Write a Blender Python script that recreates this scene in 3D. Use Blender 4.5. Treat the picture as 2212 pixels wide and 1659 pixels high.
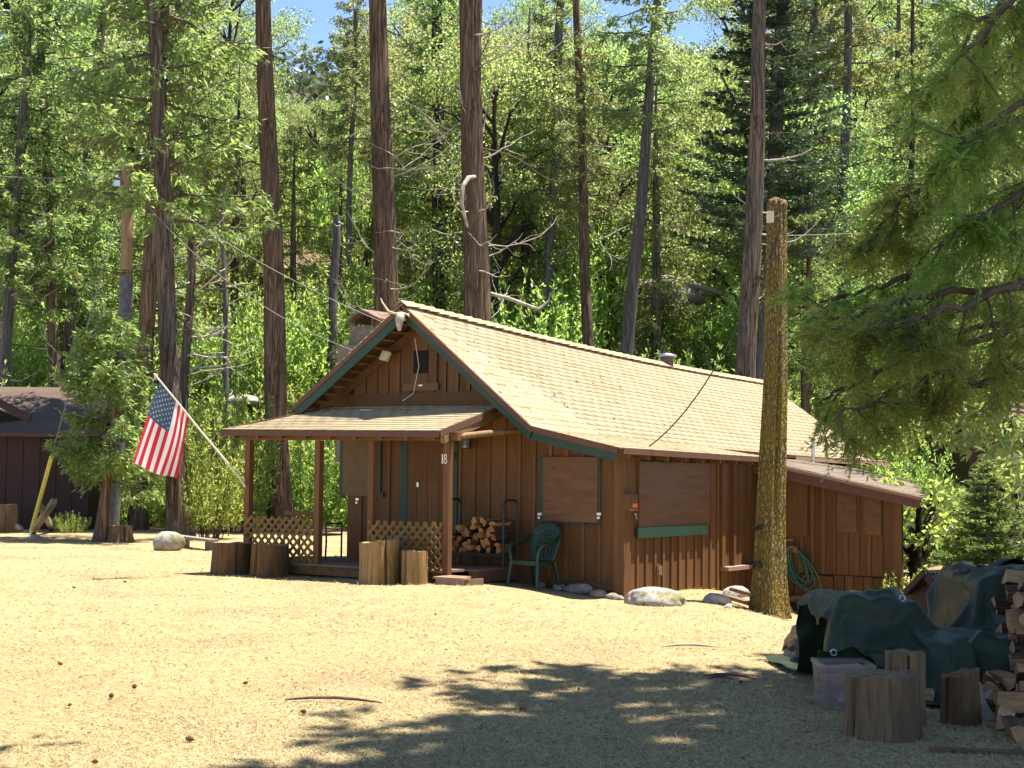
import bpy, math, random
import numpy as np
from mathutils import Vector, Matrix, Euler, noise
scene = bpy.context.scene
for o in list(bpy.data.objects):
    bpy.data.objects.remove(o)
COL = scene.collection
R = math.radians

# ------------------------------------------------------------------ camera
FOC = 3324.0                       # focal length in units of a 2212 x 1659 picture
CAM = Vector((0, 0, 1.85))
CROT = Matrix.Rotation(R(90 + 3.28), 3, 'X') @ Matrix.Rotation(R(0.6), 3, 'Z')
cd = bpy.data.cameras.new('camera')
cd.sensor_width = 36.0
cd.lens = 36.0 * FOC / 2212.0
cd.clip_start, cd.clip_end = 0.1, 3000.0
camera = bpy.data.objects.new('camera', cd)
camera.matrix_world = Matrix.Translation(CAM) @ CROT.to_4x4()
COL.objects.link(camera)
scene.camera = camera

# ------------------------------------------------------------------ light
SUN_EL, SUN_AZ = R(73.0), R(17.0)          # azimuth measured from +X towards +Y
SUN_DIR = Vector((math.cos(SUN_EL) * math.cos(SUN_AZ), math.cos(SUN_EL) * math.sin(SUN_AZ), math.sin(SUN_EL)))
world = bpy.data.worlds.new('World')
scene.world = world
world.use_nodes = True
wn = world.node_tree
bg = wn.nodes['Background']
skyt = wn.nodes.new('ShaderNodeTexSky')
skyt.sky_type = 'NISHITA'
skyt.sun_disc = False
skyt.sun_elevation = SUN_EL
skyt.sun_rotation = R(90) - SUN_AZ
skyt.air_density, skyt.dust_density, skyt.ozone_density = 0.72, 0.1, 1.5
skyt.altitude = 2200
wn.links.new(skyt.outputs[0], bg.inputs[0])
bg.inputs[1].default_value = 0.115
sl = bpy.data.lights.new('sun', 'SUN')
sl.energy = 5.0
sl.angle = R(0.5)
sl.color = (1.0, 0.94, 0.84)
sun = bpy.data.objects.new('sun', sl)
sun.rotation_euler = SUN_DIR.to_track_quat('Z', 'Y').to_euler()
sun.location = (6, 10, 40)
COL.objects.link(sun)
vs = scene.view_settings
vs.view_transform, vs.look = 'Standard', 'None'
vs.gamma, vs.exposure = 1.0, 1.6
vs.use_curve_mapping = False
scene.cycles.max_bounces = 8
scene.cycles.diffuse_bounces = 4
scene.cycles.transmission_bounces = 4
scene.cycles.sample_clamp_indirect = 6.0

# ------------------------------------------------------------------ measuring helpers
def ray(px, py):
    return CROT @ Vector(((px - 1106) / FOC, (829.5 - py) / FOC, -1.0))
def at(px, py, y):                         # the point of the picture's line of sight at depth y
    d = ray(px, py)
    return CAM + d * (y / d.y)
HANG = R(-34.0)
CORNER = Vector((1.667, 23.0, 0.0))        # the cabin's near corner on the ground
HM = Matrix.Translation(CORNER) @ Matrix.Rotation(HANG, 4, 'Z')
HI = HM.inverted()
HO = HI @ CAM
def _hd(px, py): return HI.to_3x3() @ ray(px, py)
def F(px, py, s=0.0):                      # on a plane parallel to the cabin's front: gives (q, z)
    d = _hd(px, py); p = HO + d * ((s - HO.y) / d.y); return p.x, p.z
def S(px, py, q=0.0):                      # on a plane parallel to the cabin's side: gives (s, z)
    d = _hd(px, py); p = HO + d * ((q - HO.x) / d.x); return p.y, p.z
def H(q, s, z): return HM @ Vector((q, s, z))

def sstep(a, b, x):
    t = np.clip((np.asarray(x, float) - a) / (b - a), 0, 1)
    return t * t * (3 - 2 * t)
class SN:                                  # cheap smooth noise for numpy arrays
    def __init__(self, seed, n=14, lo=0.6, hi=2.2):
        r = np.random.RandomState(seed)
        k = r.normal(size=(n, 3)); k /= np.linalg.norm(k, axis=1)[:, None]
        self.k = k * r.uniform(lo, hi, (n, 1)); self.p = r.uniform(0, 6.28, n); self.n = n
    def __call__(self, P, f=1.0):
        return np.sin((np.asarray(P) * f) @ self.k.T + self.p).sum(-1) / math.sqrt(self.n / 2) * 0.6
N1, N2, N3 = SN(1), SN(2), SN(3)
def ground(x, y):                          # height of the ground
    x = np.asarray(x, float); y = np.asarray(y, float)
    z = 0.20 - 0.20 * sstep(-0.9, 1.75, x) * sstep(14, 22, y)
    z = z - 0.62 * sstep(2.2, 5.2, x - 0.10 * (y - 20)) * sstep(15.5, 24.5, y)
    P = np.stack([x, y, 0 * x], -1)
    z = z + 0.022 * N1(P, 0.7) * sstep(6, 12, y) + 0.008 * N2(P, 4.0)
    hill = np.maximum(0, y - 45 + 3.0 * N3(P, 0.08))
    z = z + 0.34 * hill * sstep(0, 14, hill) + 1.2 * N1(P, 0.12) * sstep(44, 70, y)
    z = z - 0.22 * np.maximum(0, y - 105)  # the slope eases off higher up
    far = sstep(170, 420, y)
    z = z + far * (34 + 9 * N2(P, 0.008)) 
    z = z + sstep(8, 30, x - 0.25 * y) * 2.0 * sstep(20, 40, y)
    return z
def G(x, y): return float(ground(np.array([x]), np.array([y]))[0])

# ------------------------------------------------------------------ object helpers
def link(o, parent=None):
    COL.objects.link(o)
    if parent is not None: o.parent = parent
    return o
def tag(o, label=None, cat=None, group=None, kind=None):
    if label: o['label'] = label
    if cat: o['category'] = cat
    if group: o['group'] = group
    if kind: o['kind'] = kind
    return o
def thing(name, label, cat, loc=(0, 0, 0), rz=0.0, group=None, mat=None):
    o = bpy.data.objects.new(name, None)
    o.empty_display_size = 0.2
    if mat is not None: o.matrix_world = mat
    else:
        o.location = loc; o.rotation_euler = (0, 0, rz)
    link(o)
    return tag(o, label, cat, group)
def dup(root, loc, rz=0.0, sc=1.0, label=None, group=None):
    r = root.copy(); COL.objects.link(r)
    r.location = loc; r.rotation_euler = (0, 0, rz); r.scale = (sc, sc, sc) if not isinstance(sc, tuple) else sc
    if label: r['label'] = label
    if group: r['group'] = group
    for ch in list(root.children):
        c = ch.copy(); COL.objects.link(c); c.parent = r
        for g in list(ch.children):
            d = g.copy(); COL.objects.link(d); d.parent = c
    return r

class MB:
    """collects boxes, bars, tubes and plates for one mesh object"""
    def __init__(self): self.v = []; self.f = []; self.m = []; self.smooth = []
    def add(self, vs, fs, mi=0, sm=False):
        b = len(self.v)
        self.v += [tuple(p) for p in vs]
        for f in fs:
            self.f.append(tuple(i + b for i in f)); self.m.append(mi); self.smooth.append(sm)
    def box(self, lo, hi, mi=0, M=None, bev=0.0):
        x0, y0, z0 = lo; x1, y1, z1 = hi
        P = [Vector(p) for p in ((x0,y0,z0),(x1,y0,z0),(x1,y1,z0),(x0,y1,z0),(x0,y0,z1),(x1,y0,z1),(x1,y1,z1),(x0,y1,z1))]
        if M is not None: P = [M @ p for p in P]
        self.add(P, [(0,3,2,1),(4,5,6,7),(0,1,5,4),(1,2,6,5),(2,3,7,6),(3,0,4,7)], mi)
    def bar(self, a, b, w, h, mi=0, up=(0, 0, 1)):      # a rectangular bar from a to b
        a, b = Vector(a), Vector(b); d = (b - a); L = d.length; d.normalize()
        u = Vector(up); x = d.cross(u)
        if x.length < 1e-4: x = d.cross(Vector((0, 1, 0)))
        x.normalize(); z = x.cross(d)
        M = Matrix((( x.x, d.x, z.x, a.x), (x.y, d.y, z.y, a.y), (x.z, d.z, z.z, a.z), (0, 0, 0, 1)))
        self.box((-w / 2, 0, -h / 2), (w / 2, L, h / 2), mi, M)
    def tube(self, pts, rad, n=8, mi=0, cap=True, sm=True):
        pts = [Vector(p) for p in pts]; k = len(pts)
        if not hasattr(rad, '__len__'): rad = [rad] * k
        vs, fs = [], []
        ref = None
        for i in range(k):
            t = (pts[min(i + 1, k - 1)] - pts[max(i - 1, 0)])
            if t.length < 1e-9: t = Vector((0, 0, 1))
            t.normalize()
            if ref is None:
                ref = t.cross(Vector((0.3, 0.9, 0.1)))
                if ref.length < 0.05: ref = t.cross(Vector((1, 0, 0)))
            x = (ref - t * ref.dot(t)); x.normalize(); ref = x; y = t.cross(x)
            for j in range(n):
                a = 2 * math.pi * j / n
                vs.append(pts[i] + (x * math.cos(a) + y * math.sin(a)) * rad[i])
        for i in range(k - 1):
            for j in range(n):
                fs.append((i * n + j, i * n + (j + 1) % n, (i + 1) * n + (j + 1) % n, (i + 1) * n + j))
        self.add(vs, fs, mi, sm)
        if cap:
            self.add(vs[:n], [tuple(range(n))[::-1]], mi); self.add(vs[-n:], [tuple(range(n))], mi)
    def prism(self, poly, axis, lo, hi, mi=0):          # polygon in the two other axes, swept along axis
        n = len(poly); vs = []
        for c in (lo, hi):
            for a, b in poly:
                p = [a, b]; p.insert(axis, c); vs.append(p)
        fs = [tuple(range(n))[::-1], tuple(range(n, 2 * n))] + [(i, (i + 1) % n, n + (i + 1) % n, n + i) for i in range(n)]
        self.add(vs, fs, mi)
    def grid(self, fn, nu, nv, mi=0, sm=True):          # surface from fn(u, v)
        vs = [fn(i / nu, j / nv) for j in range(nv + 1) for i in range(nu + 1)]
        fs = [(j * (nu + 1) + i, j * (nu + 1) + i + 1, (j + 1) * (nu + 1) + i + 1, (j + 1) * (nu + 1) + i) for j in range(nv) for i in range(nu)]
        if callable(mi):
            b = len(self.v); self.v += [tuple(p) for p in vs]
            for k, f in enumerate(fs):
                self.f.append(tuple(i + b for i in f)); self.m.append(mi(k % nu, k // nu)); self.smooth.append(sm)
        else: self.add(vs, fs, mi, sm)
    def mesh(self, name, mats, fixn=True):
        me = bpy.data.meshes.new(name)
        me.from_pydata(self.v, [], self.f)
        for m in (mats if isinstance(mats, (list, tuple)) else [mats]): me.materials.append(m)
        me.polygons.foreach_set('material_index', self.m)
        me.polygons.foreach_set('use_smooth', self.smooth)
        me.validate(); me.update()
        return me
    def build(self, name, mats, parent=None, **kw):
        o = bpy.data.objects.new(name, self.mesh(name, mats))
        link(o, parent); return tag(o, **kw) if kw else o

def big_mesh(name, V, F4, mat, smooth=False, rnd=None):
    """quads or triangles from numpy arrays"""
    me = bpy.data.meshes.new(name)
    V = np.ascontiguousarray(V, dtype=np.float32); F4 = np.ascontiguousarray(F4, dtype=np.int32)
    nf, k = F4.shape
    me.vertices.add(len(V)); me.vertices.foreach_set('co', V.ravel())
    me.loops.add(nf * k); me.loops.foreach_set('vertex_index', F4.ravel())
    me.polygons.add(nf)
    me.polygons.foreach_set('loop_start', np.arange(0, nf * k, k, dtype=np.int32))
    me.polygons.foreach_set('loop_total', np.full(nf, k, dtype=np.int32))
    if smooth: me.polygons.foreach_set('use_smooth', np.ones(nf, dtype=bool))
    for m in (mat if isinstance(mat, (list, tuple)) else [mat]): me.materials.append(m)
    me.update(calc_edges=True)
    return me

UNIT = {}
def unit_cube(mat):
    if mat.name not in UNIT:
        b = MB(); b.box((-.5, -.5, -.5), (.5, .5, .5)); UNIT[mat.name] = b.mesh('plank', mat)
    return UNIT[mat.name]
def piece(name, lo, hi, mat, parent, rot=None, **kw):
    """one board-like piece sharing its mesh with its kind"""
    o = bpy.data.objects.new(name, unit_cube(mat)); link(o, parent)
    o.location = [(a + b) / 2 for a, b in zip(lo, hi)]; o.scale = [abs(b - a) for a, b in zip(lo, hi)]
    if rot: o.rotation_euler = rot
    return tag(o, **kw) if kw else o
def piece_bar(name, a, b, w, h, mat, parent, up=(0, 0, 1), **kw):
    a, b = Vector(a), Vector(b); d = b - a; L = d.length; d.normalize()
    x = d.cross(Vector(up))
    if x.length < 1e-4: x = d.cross(Vector((0, 1, 0)))
    x.normalize(); z = x.cross(d); c = (a + b) / 2
    o = bpy.data.objects.new(name, unit_cube(mat)); link(o, parent)
    o.matrix_local = Matrix(((x.x * w, d.x * L, z.x * h, c.x), (x.y * w, d.y * L, z.y * h, c.y), (x.z * w, d.z * L, z.z * h, c.z), (0, 0, 0, 1)))
    return tag(o, **kw) if kw else o
# ------------------------------------------------------------------ materials
def nodes(name):
    m = bpy.data.materials.new(name); m.use_nodes = True
    nt = m.node_tree; b = nt.nodes['Principled BSDF']
    return m, nt, b
def nn(nt, t, **kw):
    n = nt.nodes.new(t)
    for k, v in kw.items(): setattr(n, k, v)
    return n
def ramp(nt, fac, stops):
    r = nn(nt, 'ShaderNodeValToRGB'); e = r.color_ramp.elements
    while len(e) > 1: e.remove(e[-1])
    e[0].position = stops[0][0]; e[0].color = (*stops[0][1], 1)
    for p, c in stops[1:]:
        x = e.new(p); x.color = (*c, 1)
    nt.links.new(fac, r.inputs[0]); return r.outputs[0]
def mixc(nt, fac, a, b, mode='MIX'):
    m = nn(nt, 'ShaderNodeMix', data_type='RGBA', blend_type=mode)
    for s, v in ((0, fac), (6, a), (7, b)):
        if hasattr(v, 'links'): nt.links.new(v, m.inputs[s])
        else: m.inputs[s].default_value = v if s == 0 else (*v, 1)
    return m.outputs[2]
def coords(nt, scale=(1, 1, 1), kind='world', rot=(0, 0, 0)):
    if kind == 'world': src = nn(nt, 'ShaderNodeNewGeometry').outputs['Position']
    else: src = nn(nt, 'ShaderNodeTexCoord').outputs['Object']
    mp = nn(nt, 'ShaderNodeMapping'); mp.inputs['Scale'].default_value = scale; mp.inputs['Rotation'].default_value = rot
    nt.links.new(src, mp.inputs[0]); return mp.outputs[0]
def noise_tex(nt, co, scale, detail=4, rough=0.55, dist=0.0):
    n = nn(nt, 'ShaderNodeTexNoise'); n.inputs['Scale'].default_value = scale; n.inputs['Detail'].default_value = detail
    n.inputs['Roughness'].default_value = rough; n.inputs['Distortion'].default_value = dist
    nt.links.new(co, n.inputs['Vector']); return n.outputs[0]
def bump(nt, b, h, strength=0.4, dist=0.01):
    n = nn(nt, 'ShaderNodeBump'); n.inputs['Strength'].default_value = strength; n.inputs['Distance'].default_value = dist
    nt.links.new(h, n.inputs['Height']); nt.links.new(n.outputs[0], b.inputs['Normal'])
def obj_rnd(nt): return nn(nt, 'ShaderNodeObjectInfo').outputs['Random']
def math_n(nt, op, a, b=0.5):
    m = nn(nt, 'ShaderNodeMath', operation=op)
    for i, v in enumerate((a, b)):
        if hasattr(v, 'links'): nt.links.new(v, m.inputs[i])
        else: m.inputs[i].default_value = v
    return m.outputs[0]
def mul3(c, k): return tuple(x * k for x in c)

def wood(name, c, dark=0.6, light=1.25, grain=(60, 60, 3), rough=0.75, kind='world', vary=0.3, rot=(0, 0, 0), stain=None, bs=0.35, spec=0.3):
    m, nt, b = nodes(name)
    co = coords(nt, grain, kind, rot)
    g = noise_tex(nt, co, 1.0, 5, 0.6, 0.4)
    col = ramp(nt, g, [(0.28, mul3(c, dark)), (0.5, c), (0.75, mul3(c, light))])
    big = noise_tex(nt, coords(nt, (1, 1, 1), kind), 1.7, 4)
    col = mixc(nt, math_n(nt, 'MULTIPLY', big, 0.55), col, mul3(c, dark * 0.9), 'MIX')
    if stain is not None:
        st = noise_tex(nt, coords(nt, (2.2, 2.2, 0.9), kind), 1.3, 5, 0.65)
        col = mixc(nt, ramp(nt, st, [(0.5, (0, 0, 0)), (0.66, (0.8, 0.8, 0.8))]), col, stain)
    v = nn(nt, 'ShaderNodeHueSaturation')
    nt.links.new(col, v.inputs['Color'])
    r = obj_rnd(nt)
    nt.links.new(math_n(nt, 'ADD', math_n(nt, 'MULTIPLY', r, vary), 1.0 - vary / 2), v.inputs['Value'])
    nt.links.new(v.outputs[0], b.inputs['Base Color'])
    b.inputs['Roughness'].default_value = rough
    b.inputs['Specular IOR Level'].default_value = spec
    bump(nt, b, g, bs, 0.004)
    return m
def plain(name, c, rough=0.6, metal=0.0, spec=0.4, nz=0.25, sc=30.0, bs=0.1):
    m, nt, b = nodes(name)
    n = noise_tex(nt, coords(nt, (1, 1, 1), 'obj'), sc, 4)
    nt.links.new(ramp(nt, n, [(0.3, mul3(c, 1 - nz)), (0.7, mul3(c, 1 + nz))]), b.inputs['Base Color'])
    b.inputs['Roughness'].default_value = rough; b.inputs['Metallic'].default_value = metal
    b.inputs['Specular IOR Level'].default_value = spec
    bump(nt, b, n, bs, 0.003)
    return m
def bark(name, c, furrow, freq=(11, 11, 0.7), moss=None, scales=False, bs=0.9):
    m, nt, b = nodes(name)
    co = coords(nt, freq, 'obj')
    if scales:
        vo = nn(nt, 'ShaderNodeTexVoronoi', feature='DISTANCE_TO_EDGE'); vo.inputs['Scale'].default_value = 1.0
        wob = noise_tex(nt, coords(nt, (3, 3, 2), 'obj'), 2.0, 4)
        add = nn(nt, 'ShaderNodeVectorMath', operation='MULTIPLY_ADD')
        nt.links.new(co, add.inputs[2]); nt.links.new(wob, add.inputs[0]); add.inputs[1].default_value = (2, 2, 2)
        nt.links.new(add.outputs[0], vo.inputs['Vector'])
        h = ramp(nt, vo.outputs['Distance'], [(0.0, (0, 0, 0)), (0.22, (1, 1, 1))])
        n2 = noise_tex(nt, coords(nt, (14, 14, 10), 'obj'), 2.0, 5)
        h = math_n(nt, 'MULTIPLY', h, math_n(nt, 'ADD', n2, 0.4))
    else:
        h = noise_tex(nt, co, 1.0, 6, 0.65, 0.5)
        h2 = noise_tex(nt, coords(nt, (freq[0] * 2.6, freq[1] * 2.6, freq[2] * 3), 'obj'), 1.0, 4)
        rid = math_n(nt, 'MULTIPLY', math_n(nt, 'ABSOLUTE', math_n(nt, 'SUBTRACT', h, 0.5)), 5.0)
        h = math_n(nt, 'ADD', math_n(nt, 'MULTIPLY', math_n(nt, 'MINIMUM', rid, 1.0), 0.7), math_n(nt, 'MULTIPLY', h2, 0.3))
    col = ramp(nt, h, [(0.16, furrow), (0.38, c), (0.75, mul3(c, 1.6))] if not scales else [(0.1, furrow), (0.5, c), (0.95, mul3(c, 1.35))])
    big = noise_tex(nt, coords(nt, (1.5, 1.5, 0.5), 'obj'), 1.2, 4)
    col = mixc(nt, ramp(nt, big, [(0.4, (0, 0, 0)), (0.75, (0.6, 0.6, 0.6))]), col, mul3((c[0] * 0.8, c[1] * 0.95, c[2] * 1.1), 1.0))
    if moss is not None:
        ms = noise_tex(nt, coords(nt, (3, 3, 1.2), 'obj'), 1.5, 5, 0.7)
        col = mixc(nt, ramp(nt, ms, [(0.36, (0, 0, 0)), (0.58, (0.85, 0.85, 0.85))]), col, moss)
    nt.links.new(col, b.inputs['Base Color'])
    b.inputs['Roughness'].default_value = 0.9; b.inputs['Specular IOR Level'].default_value = 0.15
    bump(nt, b, h, bs, 0.03)
    return m
def leaf(name, c, tc, trans=0.5, rough=0.45, vary=0.35, spec=0.5, dead=None):
    m, nt, b = nodes(name)
    g = nn(nt, 'ShaderNodeNewGeometry')
    r = g.outputs['Random Per Island']
    col = ramp(nt, r, [(0.0, mul3(c, 1 - vary)), (0.55, c), (1.0, mul3(c, 1 + vary))])
    tcol = ramp(nt, r, [(0.0, mul3(tc, 1 - vary * 0.6)), (1.0, mul3(tc, 1 + vary * 0.6))])
    r2 = obj_rnd(nt)
    hs = []
    for cc in (col, tcol):
        h = nn(nt, 'ShaderNodeHueSaturation')
        nt.links.new(math_n(nt, 'ADD', math_n(nt, 'MULTIPLY', r2, 0.05), 0.475), h.inputs['Hue'])
        nt.links.new(math_n(nt, 'ADD', math_n(nt, 'MULTIPLY', r2, 0.3), 0.85), h.inputs['Value'])
        nt.links.new(cc, h.inputs['Color']); o = h.outputs[0]
        if dead is not None:
            dn = noise_tex(nt, coords(nt, (1, 1, 1)), dead[1], 3)
            o = mixc(nt, ramp(nt, dn, [(dead[2], (0, 0, 0)), (dead[2] + 0.05, (1, 1, 1))]), o, dead[0])
        hs.append(o)
    nt.links.new(hs[0], b.inputs['Base Color'])
    b.inputs['Roughness'].default_value = rough; b.inputs['Specular IOR Level'].default_value = spec
    t = nn(nt, 'ShaderNodeBsdfTranslucent'); nt.links.new(hs[1], t.inputs[0])
    mx = nn(nt, 'ShaderNodeMixShader'); mx.inputs[0].default_value = trans
    nt.links.new(b.outputs[0], mx.inputs[1]); nt.links.new(t.outputs[0], mx.inputs[2])
    nt.links.new(mx.outputs[0], nt.nodes['Material Output'].inputs[0])
    return m

M = {}
BR = (0.150, 0.066, 0.020)
M['board'] = wood('brown_painted_board', BR, 0.6, 1.3, (40, 40, 1.6), 0.7, 'world', 0.4, stain=(0.10, 0.052, 0.024))
M['batten'] = wood('brown_painted_batten', mul3(BR, 1.05), 0.75, 1.2, (45, 45, 2.2), 0.65, 'world', 0.3)
M['ply'] = wood('brown_plywood', (0.165, 0.078, 0.032), 0.55, 1.4, (2.2, 2.2, 9), 0.6, 'obj', 0.12, stain=(0.13, 0.075, 0.042))
M['ply_tan'] = wood('tan_plywood', (0.15, 0.092, 0.034), 0.75, 1.2, (4, 4, 9), 0.6, 'obj', 0.1)
M['wallback'] = plain('dark_wall_backing', (0.05, 0.022, 0.01), 0.9)
M['green'] = wood('green_trim_paint', (0.022, 0.056, 0.034), 0.8, 1.15, (20, 20, 20), 0.5, 'world', 0.15)
M['post'] = wood('brown_post', (0.16, 0.07, 0.026), 0.75, 1.2, (50, 50, 2.5), 0.65, 'world', 0.2)
M['fascia'] = wood('brown_fascia', (0.13, 0.062, 0.038), 0.8, 1.2, (12, 12, 12), 0.7, 'world', 0.15)
M['soffit_light'] = wood('bare_sheathing_board', (0.42, 0.20, 0.055), 0.7, 1.2, (8, 8, 30), 0.7, 'world', 0.4)
M['deckwood'] = wood('weathered_deck_board', (0.20, 0.125, 0.085), 0.6, 1.3, (8, 30, 30), 0.8, 'obj', 0.35)
M['steplight'] = wood('worn_step_board', (0.36, 0.22, 0.16), 0.65, 1.25, (6, 40, 40), 0.8, 'obj', 0.2)
M['lattice'] = wood('lattice_slat', (0.22, 0.115, 0.03), 0.7, 1.25, (20, 20, 20), 0.65, 'world', 0.35, stain=(0.10, 0.09, 0.02))
M['log'] = wood('peeled_log', (0.24, 0.15, 0.07), 0.5, 1.3, (25, 25, 2.0), 0.8, 'obj', 0.25)
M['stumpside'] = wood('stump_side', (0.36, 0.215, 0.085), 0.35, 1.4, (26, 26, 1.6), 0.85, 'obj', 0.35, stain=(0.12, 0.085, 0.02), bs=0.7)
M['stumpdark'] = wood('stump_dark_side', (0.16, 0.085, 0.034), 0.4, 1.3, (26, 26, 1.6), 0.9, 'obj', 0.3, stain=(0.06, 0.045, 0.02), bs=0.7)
M['stumpgrey'] = wood('stump_weathered_side', (0.21, 0.13, 0.065), 0.25, 1.5, (24, 24, 1.4), 0.9, 'obj', 0.25, stain=(0.09, 0.055, 0.03), bs=0.9)
M['endgrain'] = wood('cut_end_grain', (0.34, 0.22, 0.11), 0.5, 1.25, (7, 7, 7), 0.85, 'obj', 0.3)
M['splitwood'] = wood('split_firewood', (0.42, 0.20, 0.065), 0.55, 1.35, (3, 40, 40), 0.85, 'obj', 0.6, bs=0.6)
M['splitpale'] = wood('pale_split_firewood', (0.40, 0.225, 0.11), 0.55, 1.3, (3, 40, 40), 0.85, 'obj', 0.6, bs=0.6)
M['greywood'] = wood('silvery_weathered_wood', (0.30, 0.25, 0.20), 0.35, 1.4, (3, 30, 30), 0.9, 'obj', 0.3, bs=0.9)
M['logbark'] = bark('log_bark', (0.14, 0.08, 0.05), (0.04, 0.025, 0.016), (4, 30, 30))
M['cedarbark'] = bark('cedar_bark', (0.15, 0.112, 0.085), (0.024, 0.017, 0.013))
M['redbark'] = bark('red_cedar_bark', (0.175, 0.112, 0.073), (0.028, 0.017, 0.011))
M['greybark'] = bark('grey_bark', (0.15, 0.125, 0.115), (0.06, 0.05, 0.045))
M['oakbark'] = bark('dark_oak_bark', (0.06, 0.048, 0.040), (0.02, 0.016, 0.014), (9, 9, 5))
M['snagbark'] = bark('mossy_scaly_bark', (0.22, 0.155, 0.08), (0.04, 0.026, 0.014), (21, 21, 9), moss=(0.215, 0.155, 0.025), scales=True, bs=1.0)
M['deadtwig'] = plain('bleached_dead_branch', (0.36, 0.31, 0.25), 0.85, nz=0.5, sc=6)
M['brownbranch'] = plain('dark_branch', (0.09, 0.06, 0.04), 0.9, nz=0.5, sc=6)
M['pole'] = wood('utility_pole_wood', (0.30, 0.20, 0.12), 0.6, 1.25, (22, 22, 1.5), 0.8, 'obj', 0.1)
M['polewrap'] = plain('dark_pole_wrap', (0.10, 0.10, 0.105), 0.8, nz=0.4, sc=8)
M['metal'] = plain('galvanised_metal', (0.55, 0.55, 0.54), 0.35, 0.9, nz=0.15)
M['darkmetal'] = plain('dark_iron', (0.035, 0.042, 0.04), 0.5, 0.5)
M['rustmetal'] = plain('rusty_chimney_metal', (0.16, 0.10, 0.075), 0.7, 0.4, nz=0.45, sc=9)
M['concrete'] = plain('chimney_block', (0.15, 0.125, 0.10), 0.9, nz=0.3, sc=9)
M['white'] = plain('white_paint', (0.78, 0.76, 0.70), 0.5, nz=0.06)
M['cream'] = plain('cream_plastic', (0.62, 0.54, 0.42), 0.5, nz=0.06)
M['black'] = plain('black_opening', (0.008, 0.007, 0.006), 0.9)
M['orange'] = plain('orange_sticker', (0.85, 0.16, 0.02), 0.5, nz=0.1)
M['terracotta'] = plain('terracotta_plastic', (0.42, 0.13, 0.055), 0.55, nz=0.1)
M['hose'] = plain('green_hose_rubber', (0.03, 0.16, 0.11), 0.4, nz=0.2)
M['chair'] = plain('green_chair_plastic', (0.005, 0.032, 0.013), 0.38, nz=0.12, spec=0.5, sc=5)
M['yellow'] = plain('yellow_plastic_guard', (0.72, 0.55, 0.06), 0.5, nz=0.2)
M['bone'] = plain('bleached_bone', (0.40, 0.34, 0.26), 0.8, nz=0.3, sc=12)
M['antler'] = plain('pale_antler', (0.48, 0.36, 0.22), 0.7, nz=0.3, sc=12)
M['tealroof'] = plain('shaded_slate_shingle', (0.035, 0.036, 0.04), 0.6, nz=0.4, sc=12)  # extra dark: the tree shade on the hut is put into the colour
M['wire'] = plain('wire', (0.22, 0.21, 0.20), 0.5)
M['wiredark'] = plain('dark_wire', (0.05, 0.045, 0.04), 0.6)

def shingle_mat(name, c, vary=0.5):
    m, nt, b = nodes(name)
    at_ = nn(nt, 'ShaderNodeAttribute', attribute_name='rnd').outputs['Fac']
    r = math_n(nt, 'FRACT', math_n(nt, 'ADD', obj_rnd(nt), at_), 0)
    col = ramp(nt, r, [(0.0, mul3(c, 1 - vary * 0.6)), (0.45, c), (1.0, mul3(c, 1 + vary * 0.45))])
    n = noise_tex(nt, coords(nt), 220.0, 3)
    col = mixc(nt, 0.5, col, ramp(nt, n, [(0.3, mul3(c, 0.6)), (0.7, mul3(c, 1.35))]))
    n2 = noise_tex(nt, coords(nt), 0.9, 4)
    col = mixc(nt, ramp(nt, n2, [(0.45, (0, 0, 0)), (0.8, (0.45, 0.45, 0.45))]), col, (c[0] * 0.72, c[1] * 0.6, c[2] * 0.5))
    nt.links.new(col, b.inputs['Base Color']); b.inputs['Roughness'].default_value = 0.9
    b.inputs['Specular IOR Level'].default_value = 0.2
    bump(nt, b, n, 0.4, 0.003)
    return m
M['shingle'] = shingle_mat('tan_asphalt_shingle', (0.335, 0.266, 0.165), 0.4)
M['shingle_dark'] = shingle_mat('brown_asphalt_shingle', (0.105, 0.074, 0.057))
M['shingle_grey'] = shingle_mat('grey_brown_asphalt_shingle', (0.20, 0.158, 0.118))

def rock_mat(name, c, lichen, amt=0.5):
    m, nt, b = nodes(name)
    n = noise_tex(nt, coords(nt, (1, 1, 1), 'obj'), 9.0, 6, 0.7)
    col = ramp(nt, n, [(0.3, mul3(c, 0.55)), (0.55, c), (0.8, mul3(c, 1.4))])
    l = noise_tex(nt, coords(nt, (1, 1, 1), 'obj'), 4.5, 6, 0.7)
    col = mixc(nt, ramp(nt, l, [(amt, (0, 0, 0)), (amt + 0.07, (0.9, 0.9, 0.9))]), col, lichen)
    nt.links.new(col, b.inputs['Base Color']); b.inputs['Roughness'].default_value = 0.92
    b.inputs['Specular IOR Level'].default_value = 0.2
    bump(nt, b, n, 0.9, 0.03); return m
M['rock'] = rock_mat('lichen_granite', (0.36, 0.33, 0.29), (0.17, 0.16, 0.06))
M['rock2'] = rock_mat('grey_stone', (0.26, 0.22, 0.185), (0.14, 0.12, 0.09), 0.62)
M['palerock'] = rock_mat('pale_boulder', (0.40, 0.37, 0.33), (0.30, 0.27, 0.22), 0.66)

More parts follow.
